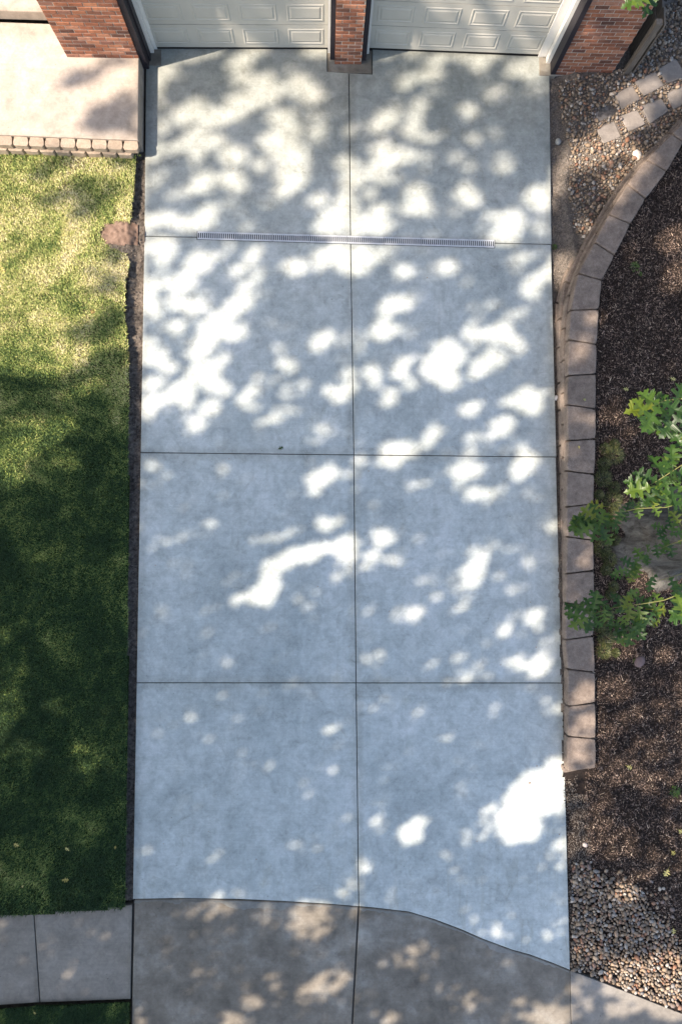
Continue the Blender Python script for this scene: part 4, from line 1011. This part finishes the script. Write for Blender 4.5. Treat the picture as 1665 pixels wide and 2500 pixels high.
tile(840, 580, .338, "60,150,80,88,0,1;150,130,105,55,0,1;230,130,55,42,10,.8;290,100,55,28,20,.42;310,140,40,30,0,.28;70,230,85,45,0,.85;530,90,60,20,15,.42;430,245,60,42,0,.75;370,270,50,40,0,.25;740,215,60,52,0,.75;640,240,50,30,0,.25;1250,190,58,56,20,.42;1340,160,78,36,20,.48;1370,320,90,50,30,.9;1440,270,58,38,30,.8;1350,390,48,32,0,.6;450,465,68,32,10,.6;340,480,75,45,30,.9;310,540,42,45,0,.6;270,660,75,70,0,1;380,660,55,40,0,.42;470,680,45,42,0,.5;100,800,33,35,0,.6;350,850,40,28,20,.25;1045,485,52,28,10,.4;940,330,60,40,0,.2;960,520,50,40,0,.18;940,630,48,45,0,.5;910,690,50,38,20,.8;1000,750,105,52,0,.5;1110,690,100,62,20,1;1200,740,85,45,-30,.85;1200,580,110,36,10,.42;1310,560,60,32,20,.3;1240,790,55,38,0,.65;1350,490,50,38,30,.22;1040,880,105,45,25,.85;1000,940,85,45,40,.85;910,1005,35,18,10,.5;1100,930,50,22,40,.35;770,860,80,105,0,1;680,900,85,65,0,.88;650,820,58,45,20,.52;600,970,55,50,10,.7;740,1030,80,55,0,.88;430,910,75,32,30,.8;410,990,70,40,0,.88;350,960,42,32,0,.5;520,870,35,22,30,.35;450,1070,68,36,10,.42;320,1130,50,45,10,.6;320,1190,60,32,10,.6;200,1010,46,45,20,.7;180,950,42,32,0,.42;110,1010,50,16,35,.35;210,1060,38,28,0,.42;20,1000,40,75,0,.5;20,1110,58,36,20,.8;920,1235,85,34,18,.85;1300,1150,105,45,5,.88;1200,1180,75,28,20,.8;1340,1220,75,45,0,.88;1450,1130,60,14,15,.32;1130,1370,70,56,10,1;1170,1340,48,45,0,.8;690,1320,45,18,25,.22;620,1430,75,32,35,.7;960,1450,75,32,30,.65")
tile(330, 1060, .338, "1330,20,80,26,10,.35;615,270,42,36,20,.35;740,295,22,20,0,.22;110,235,70,26,0,.15;140,365,30,20,0,.16;1310,340,85,62,20,.85;1400,280,55,45,45,.55;1310,410,55,26,20,.42;1120,410,25,18,0,.25;160,805,40,20,20,.25;280,765,65,26,20,.28;510,685,58,28,20,.32;375,695,25,14,40,.2;860,770,30,14,0,.32;995,755,62,20,15,.6;1130,710,52,26,10,.5;1350,615,60,26,10,.28;1400,655,95,25,22,.8;1200,870,205,40,12,1;1080,920,115,52,20,1;1330,830,75,30,15,.85;990,1000,85,45,40,1;960,1090,82,72,20,1;910,1170,100,55,5,.88;940,950,42,32,10,.6;730,1180,42,45,20,.42;760,1130,30,18,10,.32;1500,830,75,75,0,1;1500,960,45,45,20,.42;1500,1030,70,22,10,.32;1230,1180,75,62,20,.18;490,1420,50,40,0,.1;1540,290,50,20,20,.25")
tile(840, 1060, .338, "380,120,125,60,5,1;330,200,65,40,20,.88;600,50,70,36,35,.65;520,110,38,22,30,.5;110,195,35,38,0,.32;30,290,40,22,20,.3;950,60,80,52,30,.48;860,160,48,45,0,.42;930,120,48,28,0,.42;1130,5,70,14,0,.5;1280,65,72,26,15,.38;1300,230,85,62,45,1;1330,170,55,36,0,.8;1250,290,45,36,0,.8;860,275,100,40,0,.7;950,265,58,32,30,.8;880,310,58,28,0,.62;490,370,42,32,30,.34;590,390,40,18,0,.2;850,400,33,38,0,.26;950,430,75,34,12,.82;1060,470,46,42,20,.58;1130,420,78,36,25,.3;1290,430,58,36,20,.3;1380,465,62,28,25,.42;280,745,75,42,0,1;360,725,42,18,10,.42;30,840,48,105,0,1;20,1010,48,32,20,.34;185,885,56,28,10,.72;180,955,62,26,15,.42;380,915,58,26,10,.34;520,770,50,28,0,.2;930,840,52,28,20,.48;960,900,75,45,0,.42;940,980,82,58,40,1;920,1060,70,45,20,.85;830,1070,65,52,20,.48;830,1140,33,22,0,.34;1110,840,68,26,10,.26;1355,925,56,32,0,.6;1510,670,50,50,10,.48;560,1085,48,22,15,.58;620,1035,42,22,25,.34;1225,1125,58,32,20,.3;640,1190,40,18,30,.22;420,1300,65,45,20,.65;520,1305,48,22,25,.46;460,1350,25,18,0,.34;800,1275,50,20,0,.22;1370,1320,70,45,30,.72;1260,1340,58,36,0,.26;1410,1370,58,36,20,.26;1145,1425,56,36,10,.52")
tile(840, 1540, .3571, "1080,15,48,28,0,.5;925,80,42,22,30,.42;185,190,52,20,15,.44;200,300,28,32,0,.22;800,200,52,36,-20,.28;820,325,56,28,20,.44;730,350,40,14,0,.34;940,240,50,28,30,.15;1200,215,105,40,5,.58;1330,250,70,60,0,.66;1340,150,85,45,45,.42;1420,70,68,32,40,.26;960,300,38,22,0,.22;1210,340,22,22,0,.26;1440,470,85,90,0,.16;650,745,55,18,25,.15;700,455,30,14,0,.12;1280,910,46,36,10,.26;1240,1120,190,100,42,1;1400,990,170,72,42,1;1200,1250,190,100,25,1;1200,1370,145,90,10,.9;1400,1120,115,110,0,1;1500,980,60,60,0,1;1490,1280,48,65,0,.44;1000,1250,55,45,30,.65;900,1390,105,45,20,.3;840,1430,40,38,0,.3;445,1390,85,65,30,.88;500,1310,46,38,20,.72;240,1330,33,55,-20,.38;240,1210,28,26,0,.22;1540,1460,60,48,30,.55")
tile(840, 2000, .5261, "90,225,52,42,20,.34;40,360,52,42,0,.44;30,430,38,28,20,.34;455,165,25,14,0,.2;560,275,58,28,-10,.22;1000,170,58,46,60,.44;980,500,58,38,10,.26;700,520,56,38,0,.2;310,630,85,40,25,.46;550,830,75,55,10,.3;90,820,60,30,10,.12;180,920,58,38,0,.28;870,880,100,55,0,.58;960,920,88,48,0,.75;1100,870,58,46,0,.24;1340,850,130,45,20,.6;1250,800,58,28,10,.28;1350,740,165,45,-15,.8;1500,700,100,65,0,.8;1540,850,80,80,0,.5")
tile(0, 2000, .574, "910,360,46,38,0,.44;720,360,38,46,0,.1;960,440,30,38,0,.17;1130,410,56,46,30,.34;1310,440,85,70,0,.6;1350,390,78,28,0,.42;700,540,40,28,30,.2;860,520,40,24,30,.2;915,580,25,18,0,.34;1490,320,58,38,10,.44;1480,390,38,22,0,.34;1170,680,42,38,10,.36;1060,705,20,15,0,.3;1070,780,38,28,0,.46;1180,765,38,15,0,.36;1360,720,115,45,25,.6;1430,680,56,38,20,.55;980,860,80,20,0,.44;610,165,33,38,0,.2;880,170,58,55,0,.1;1300,110,48,28,0,.2;430,505,38,32,0,.24;285,640,28,32,0,.28;20,500,30,20,0,.2;90,620,40,28,0,.1")
tile(1250, 100, .2647, "1100,740,194.4,91.8,25,0.957392;900,850,151.2,108,0,1;730,1050,226.8,129.6,10,0.957392;950,1000,162,81,0,0.807344;1430,210,140.4,59.4,25,0.881234;1250,450,178.2,59.4,30,0.854859;1080,500,140.4,48.6,30,0.683228;1480,500,108,59.4,20,0.944985;1140,1080,54,70.2,20,1;520,1130,102.6,59.4,30,0.807344;430,1200,62.64,81,0,0.750646;1000,1250,216,48.6,30,0.55959;900,1400,64.8,43.2,0,0.55959;430,1350,62.64,62.64,0,0.750646;680,1720,64.8,64.8,0,0.504766;450,2100,97.2,151.2,0,0.683228", .0)
tile(1250, 100, .2647, "1190,1150,124.2,48.6,40,0.854859;1050,1350,108,38.88,40,0.683228;980,1450,91.8,38.88,45,0.690934;870,1680,108,49.68,45,0.611043;1480,1850,162,97.2,20,0.651805;1530,2130,102.6,102.6,10,0.750646", .42)
tile(1250, 650, .2647, "740,475,91.8,54,0,0.523465;620,740,108,77.76,30,0.594223;580,860,84.24,60.48,0,0.380731;740,1420,30.24,60.48,0,0.435275;600,1380,91.8,49.68,0,0.307381;920,1340,84.24,113.4,0,0.465902;1010,1500,84.24,70.2,0,0.55959;930,1690,81,91.8,0,0.485593;1450,130,102.6,91.8,0,0.627559;580,1690,60.48,49.68,0,0.307381", .42)
tile(1250, 650, .2647, "480,1210,51.84,84.24,0,0.772232;490,1680,51.84,95.04,0,0.698582;430,780,43.2,118.8,0,0.465902;480,700,32.4,64.8,0,0.465902;430,500,59.4,151.2,0,0.380731", .15)
tile(1250, 1200, .2647, "470,370,30.24,60.48,0,0.750646;700,510,60.48,60.48,0,0.611043;660,670,60.48,49.68,0,0.611043;940,240,51.84,91.8,0,0.690934;970,100,62.64,62.64,0,0.651805;1180,830,113.4,129.6,0,0.854859;1400,860,135,59.4,10,0.807344;990,1420,124.2,59.4,20,0.807344;1000,1500,102.6,49.68,0,0.750646;850,1480,81,91.8,0,0.750646;690,1850,102.6,88.56,40,0.807344;880,1850,156.6,113.4,0,0.63571;680,2150,113.4,81,30,0.881234;1050,2150,124.2,70.2,0,0.690934;620,1960,60.48,30.24,0,0.690934;1400,1530,84.24,60.48,0,0.55959;1500,1780,129.6,43.2,20,0.504766", .42)
tile(1250, 1750, .3185, "530,330,105,105,0,0.87;570,50,68,56,0,0.66;480,440,78,30,0,0.94;870,60,95,46,20,0.54;760,280,85,55,0,0.38;1030,180,115,55,30,0.49", .42)
tile(1250, 1750, .3185, "540,600,85,115,0,0.84;560,800,110,110,0,0.74;700,900,145,110,30,0.70;900,900,115,85,40,0.47;680,620,125,75,0,0.36;1200,420,145,55,40,0.54;1230,940,115,85,45,0.54;1060,1130,165,62,35,0.70;900,1300,125,62,20,0.54;1230,1120,78,46,0,0.59;700,1000,85,56,0,0.59;640,1800,85,55,0,0.45;900,1950,165,55,-15,0.70;1150,1980,195,85,-15,0.91;1250,2100,120,78,0,0.91;1050,2080,115,38,-15,0.87", .3)
poly_set([(1400, 1780), (1800, 1640), (1800, 2110), (1560, 2130), (1480, 2100), (1400, 2080)], .5, .33)
tile(1250, 1760, .3141, "1050,60,140,70,0,.04;820,170,110,70,25,.1;1200,330,150,55,30,.06;960,420,110,35,30,.2;850,600,130,75,20,.05;1000,700,150,110,0,.04;1060,870,120,95,0,.04;1280,720,70,110,0,.25;900,1110,200,55,0,.05;650,1090,120,50,0,.1;1220,1330,190,110,0,.03;1350,1250,120,90,0,.05;1000,1300,60,50,0,.05;600,1200,150,70,0,.06;1180,580,80,60,0,.15;1350,480,90,60,20,.1;730,900,30,20,0,.4", .33, 'min', .03)
poly_set([(1400, 2125), (1490, 2125), (1560, 2150), (1800, 2240), (1800, 2330), (1560, 2330), (1470, 2380), (1400, 2360)], .05, .3)
tile(1250, 1760, .3141, "880,1310,75,65,0,.8;600,1790,110,70,0,.35;850,1900,150,60,-15,.6;1130,1950,220,95,-17,1;1280,2080,150,90,0,1;1150,2180,250,80,-17,.9;900,2110,130,50,-15,.8;520,2100,90,70,0,.5;1180,1800,90,40,0,.35;800,2050,90,40,-20,.7", .3)
# what falls on the garage front: broken light
_w = TY > 7.55
_n1 = vnoise(TX*.6+TY*1.1, TY*1.4-TX*.35, 1.7)*.6+vnoise(TX, TY, 5.)*.4
T[_w & (_n1 > .44)] = .25
T[_w & (_n1 > .50)] = 1.
T[(TY > 7.2) & (TY < 8.6) & (TX < -3.2)] = np.maximum(T[(TY > 7.2) & (TY < 8.6) & (TX < -3.2)], .3)
T[(TX > 4.75) & (TY > 7.2)] *= .1
#TILES-END

# ------------------------------------------------------------------ big trees on the sunny side (outside the picture) whose crowns dapple the drive
def noise_T():
    """beyond the surveyed plot the crowns simply have natural gaps"""
    pass
LAY = 4; gs_p = .088
_gx = []; _gy = []
for _l in range(LAY):
    a, b = np.meshgrid(np.arange(-6.6, 7.2, gs_p)+RNG.uniform(0, gs_p), np.arange(-9.2, 10.6, gs_p)+RNG.uniform(0, gs_p))
    _gx.append((a+RNG.uniform(-.5, .5, a.shape)*gs_p).ravel()); _gy.append((b+RNG.uniform(-.5, .5, a.shape)*gs_p).ravel())
gx = np.concatenate(_gx); gy = np.concatenate(_gy)
ix = ((gx-GX0)/GS).astype(int); iy = ((gy-GY0)/GS).astype(int)
def Ts(dx_, dy_):
    a = np.clip(ix+int(dx_/GS), 0, T.shape[1]-1); b = np.clip(iy+int(dy_/GS), 0, T.shape[0]-1); return T[b, a]
Tm = np.maximum.reduce([Ts(0, 0), Ts(.04, .0), Ts(-.04, 0), Ts(0, .04), Ts(0, -.04)])
keep = RNG.random(len(gx)) < np.where(Tm < .02, 1., np.where(Tm > .65, 0., -np.log(np.maximum(Tm, .02))/4.4))
gx, gy, Tm = gx[keep], gy[keep], Tm[keep]; n = len(gx)
dist = 9.+(gy+7)*.68+2.2*vnoise(gx, gy, .45)+RNG.uniform(0, 2.6, n)      # along the ray
dist = np.clip(dist, 8., 28)
S_ = np.array(SUNV)
C = np.stack([gx, gy, 0*gx], -1)+dist[:, None]*S_
# frames roughly facing anywhere
nrm = RNG.normal(size=(n, 3)); nrm += S_*1.8; nrm /= np.linalg.norm(nrm, axis=1)[:, None]
tmp = RNG.normal(size=(n, 3)); U = np.cross(nrm, tmp); U /= np.linalg.norm(U, axis=1)[:, None]; Vv = np.cross(nrm, U)
sz = RNG.uniform(.062, .098, n)
out8 = [(1., 0), (.45, .32), (.35, .85), (-.1, .45), (-.7, .6), (-.6, 0), (-.7, -.6), (-.1, -.45), (.35, -.85), (.45, -.32)]
K = len(out8)
VV = np.zeros((n, K, 3))
for k, (a, b) in enumerate(out8): VV[:, k] = C+U*(a*sz)[:, None]+Vv*(b*sz)[:, None]+nrm*((-.15*abs(b))*sz)[:, None]
tri = [(0, 1, 9), (1, 2, 3), (1, 3, 7), (1, 7, 9), (9, 7, 8), (3, 4, 5), (3, 5, 7), (5, 6, 7)]
TR = [(-10.5, -7.2), (-14.5, -10.5), (-17., -4.6)]
own = np.argmin(np.stack([(C[:, 0]-a)**2+(C[:, 1]-b)**2 for a, b in TR], -1), -1)
labs = ['tall shade tree beyond the lawn on the sunny side, nearest the sidewalk', 'shade tree farthest down the street on the sunny side of the lot', 'shade tree beyond the patio side of the lawn, farthest from the driveway']
for k, (a, b) in enumerate(TR):
    tr = empty('shade_tree', (a, b, 0)); tag(tr, labs[k], 'tree', 'shade trees beyond the lawn')
    I = Matrix.Translation(-Vector(tr.location))
    sel = own == k; vv = VV[sel].reshape(-1, 3); nn = int(sel.sum())
    if not nn: continue
    ff = (np.array(tri)[None]+(np.arange(nn)*K)[:, None, None]).reshape(-1, 3)
    o = np_mesh('crown', vv, ff, M['crown'], tr); o.matrix_parent_inverse = I; o['kind'] = 'stuff'
    cc = C[sel].mean(0); zt0 = 5.6
    v, f = tube_vf([(a, b, -.1), (a, b, .3), (a+.05, b, 2), (a, b+.05, 4), (a+.1, b, zt0)], [.42, .33, .29, .26, .23], 14)
    o = mesh('trunk', v, f, M['bark'], tr, True); o.matrix_parent_inverse = I
    for q in range(5):
        an = q*1.257+.4; e = Vector((a+math.cos(an)*1.8, b+math.sin(an)*1.8, cc[2]))
        e = e.lerp(Vector(cc), .45)
        v, f = tube_vf([(a+.1, b, zt0-.1), Vector((a, b, zt0)).lerp(e, .4)+Vector((0, 0, .5)), e], [.14, .08, .02], 8)
        o = mesh('limb', v, f, M['bark'], tr, True); o.matrix_parent_inverse = I

# unseen tree added behind the garage, its crown blocking sky over the roof
yt = empty('shade_tree', (.5, 14.4, 0)); tag(yt, 'broad unseen tree added behind the garage to block sky above its roof', 'tree')
I = Matrix.Translation(-Vector(yt.location)); n = 17000
d = RNG.normal(size=(n, 3)); d /= np.linalg.norm(d, axis=1)[:, None]
rr = RNG.random(n)**.4; C = np.array([.8, 9.3, 12.6])+d*rr[:, None]*np.array([7., 5.8, 2.4])
C = C[vnoise(C[:, 0]+C[:, 2]*.6, C[:, 1]-C[:, 2]*.4, .7) > .25]; n = len(C)
nrm = RNG.normal(size=(n, 3)); nrm[:, 2] += 1.; nrm /= np.linalg.norm(nrm, axis=1)[:, None]
U = np.cross(nrm, RNG.normal(size=(n, 3))); U /= np.linalg.norm(U, axis=1)[:, None]; Vv = np.cross(nrm, U); sz = RNG.uniform(.13, .22, n)
VV = np.zeros((n, K, 3))
for k, (a, b) in enumerate(out8): VV[:, k] = C+U*(a*sz)[:, None]+Vv*(b*sz)[:, None]+nrm*((-.15*abs(b))*sz)[:, None]
o = np_mesh('crown', VV.reshape(-1, 3), (np.array(tri)[None]+(np.arange(n)*K)[:, None, None]).reshape(-1, 3), M['crown'], yt); o.matrix_parent_inverse = I; o['kind'] = 'stuff'
v, f = tube_vf([(.5, 14.4, -.1), (.5, 14.4, .4), (.5, 14.2, 4), (.5, 13., 8), (.6, 11.5, 11.)], [.5, .38, .3, .22, .1], 12)
o = mesh('trunk', v, f, M['bark'], yt, True); o.matrix_parent_inverse = I

# ------------------------------------------------------------------ fallen leaves and small litter
def fallen(px, py, z, size, mat, lab, rot=None):
    me = random.choice(LEAFM).copy(); me.materials.clear(); me.materials.append(mat)
    o = bpy.data.objects.new('fallen_leaf', me); COL.objects.link(o); p = P(px, py, z) if z is not None else PD(px, py)
    zz = p[2]+.012; yaw = random.uniform(0, 6.28) if rot is None else R(rot)
    o.rotation_euler = (random.uniform(-.2, .2), random.uniform(-.15, .15), yaw); o.scale = (size,)*3
    o.location = (p[0]-math.cos(yaw)*size*.5, p[1]-math.sin(yaw)*size*.5, zz); tag(o, lab, 'leaf')
lz = lambda px, py: PD(px, py)[2]+.075
for px, py, s, mt, lab in [(42, 2062, .09, 'yleaf', 'pale star shaped leaf on the lawn near the bottom left corner'), (166, 2072, .08, 'yleaf', 'yellow leaf in a brown tinted lawn patch above the sidewalk'), (161, 2148, .10, 'yleaf', 'bright pale oak leaf on the lawn nearest the sidewalk'), (8, 660, .10, 'yleaf', 'pale leaf at the far edge of the sunlit lawn'), (228, 761, .09, 'bleaf', 'orange brown leaf on the sunlit lawn beside the torn edge'), (57, 2163, .05, 'yleaf', 'tiny pale leaf scrap low on the dark lawn'), (86, 2472, .05, 'yleaf', 'pale scrap on the grass strip below the sidewalk'), (283, 2068, .05, 'yleaf', 'small pale leaf near the lawn edge by the driveway')]:
    fallen(px, py, lz(px, py), s, M[mt], lab)
for px, py, z, s, mt, lab in [(1526, 951, .385, .09, 'yleaf', 'yellow leaf on the mulch left of the highest oak leaves'), (1640, 926, .385, .09, 'yleaf', 'yellow leaf in the shaded mulch above the highest oak leaves'), (1625, 2130, .35, .13, 'yleaf', 'bright yellow leaf on the mulch just above the gravel border'), (1642, 2082, .35, .10, 'yleaf', 'pale yellow leaf on the mulch near the right edge, above the brightest one'), (1642, 2272, .33, .1, 'yleaf', 'pale leaf where mulch meets the gravel border at the right edge'), (1660, 2030, .36, .10, 'yleaf', 'yellow leaf on the mulch at the far right above the two others'), (1426, 976, .455, .06, 'yleaf', 'small olive leaf lying on a cap block'), (1412, 1092, .455, .05, 'yleaf', 'tiny green leaf scrap on a cap block, upper of two'), (1535, 1873, .36, .1, 'yleaf', 'yellow leaf on the mulch right of the wall end')]:
    fallen(px, py, z, s, M[mt], lab)
fallen(686, 1094, None, .085, M['oak'], 'small green leaf on the driveway just above the middle cross joint', 30)
fallen(1292, 1911, None, .04, M['bleaf'], 'small brown leaf in the large sunny patch on the driveway', 10)
# specks of grit lying on the slabs
specks = [(560, 1120), (380, 1380), (343, 1588), (852, 1579), (900, 1150), (1105, 1090), (1077, 968), (950, 1492), (1294, 1470), (1222, 1623), (1308, 1580), (1290, 1160), (1195, 1203), (1310, 1218), (400, 2060), (626, 2098), (1164, 2054), (1365, 2037), (1310, 1870), (776, 1432), (782, 230), (1163, 432), (1120, 420), (882, 425), (1000, 500), (1043, 678), (1178, 1128), (510, 2030), (880, 1920), (760, 860), (437, 723), (570, 412)]
b = MB()
for px, py in specks:
    p = PD(px, py); r = random.uniform(.006, .012)
    b.add([(p[0]+r, p[1], p[2]), (p[0]-r*.5, p[1]+r, p[2]), (p[0]-r*.6, p[1]-r, p[2]), (p[0], p[1], p[2]+r*.7)], [(0, 1, 3), (1, 2, 3), (2, 0, 3)])
o = b.obj('debris', M['bleaf']); tag(o, 'dark specks of grit and leaf crumbs scattered on the driveway', 'debris', kind='stuff')
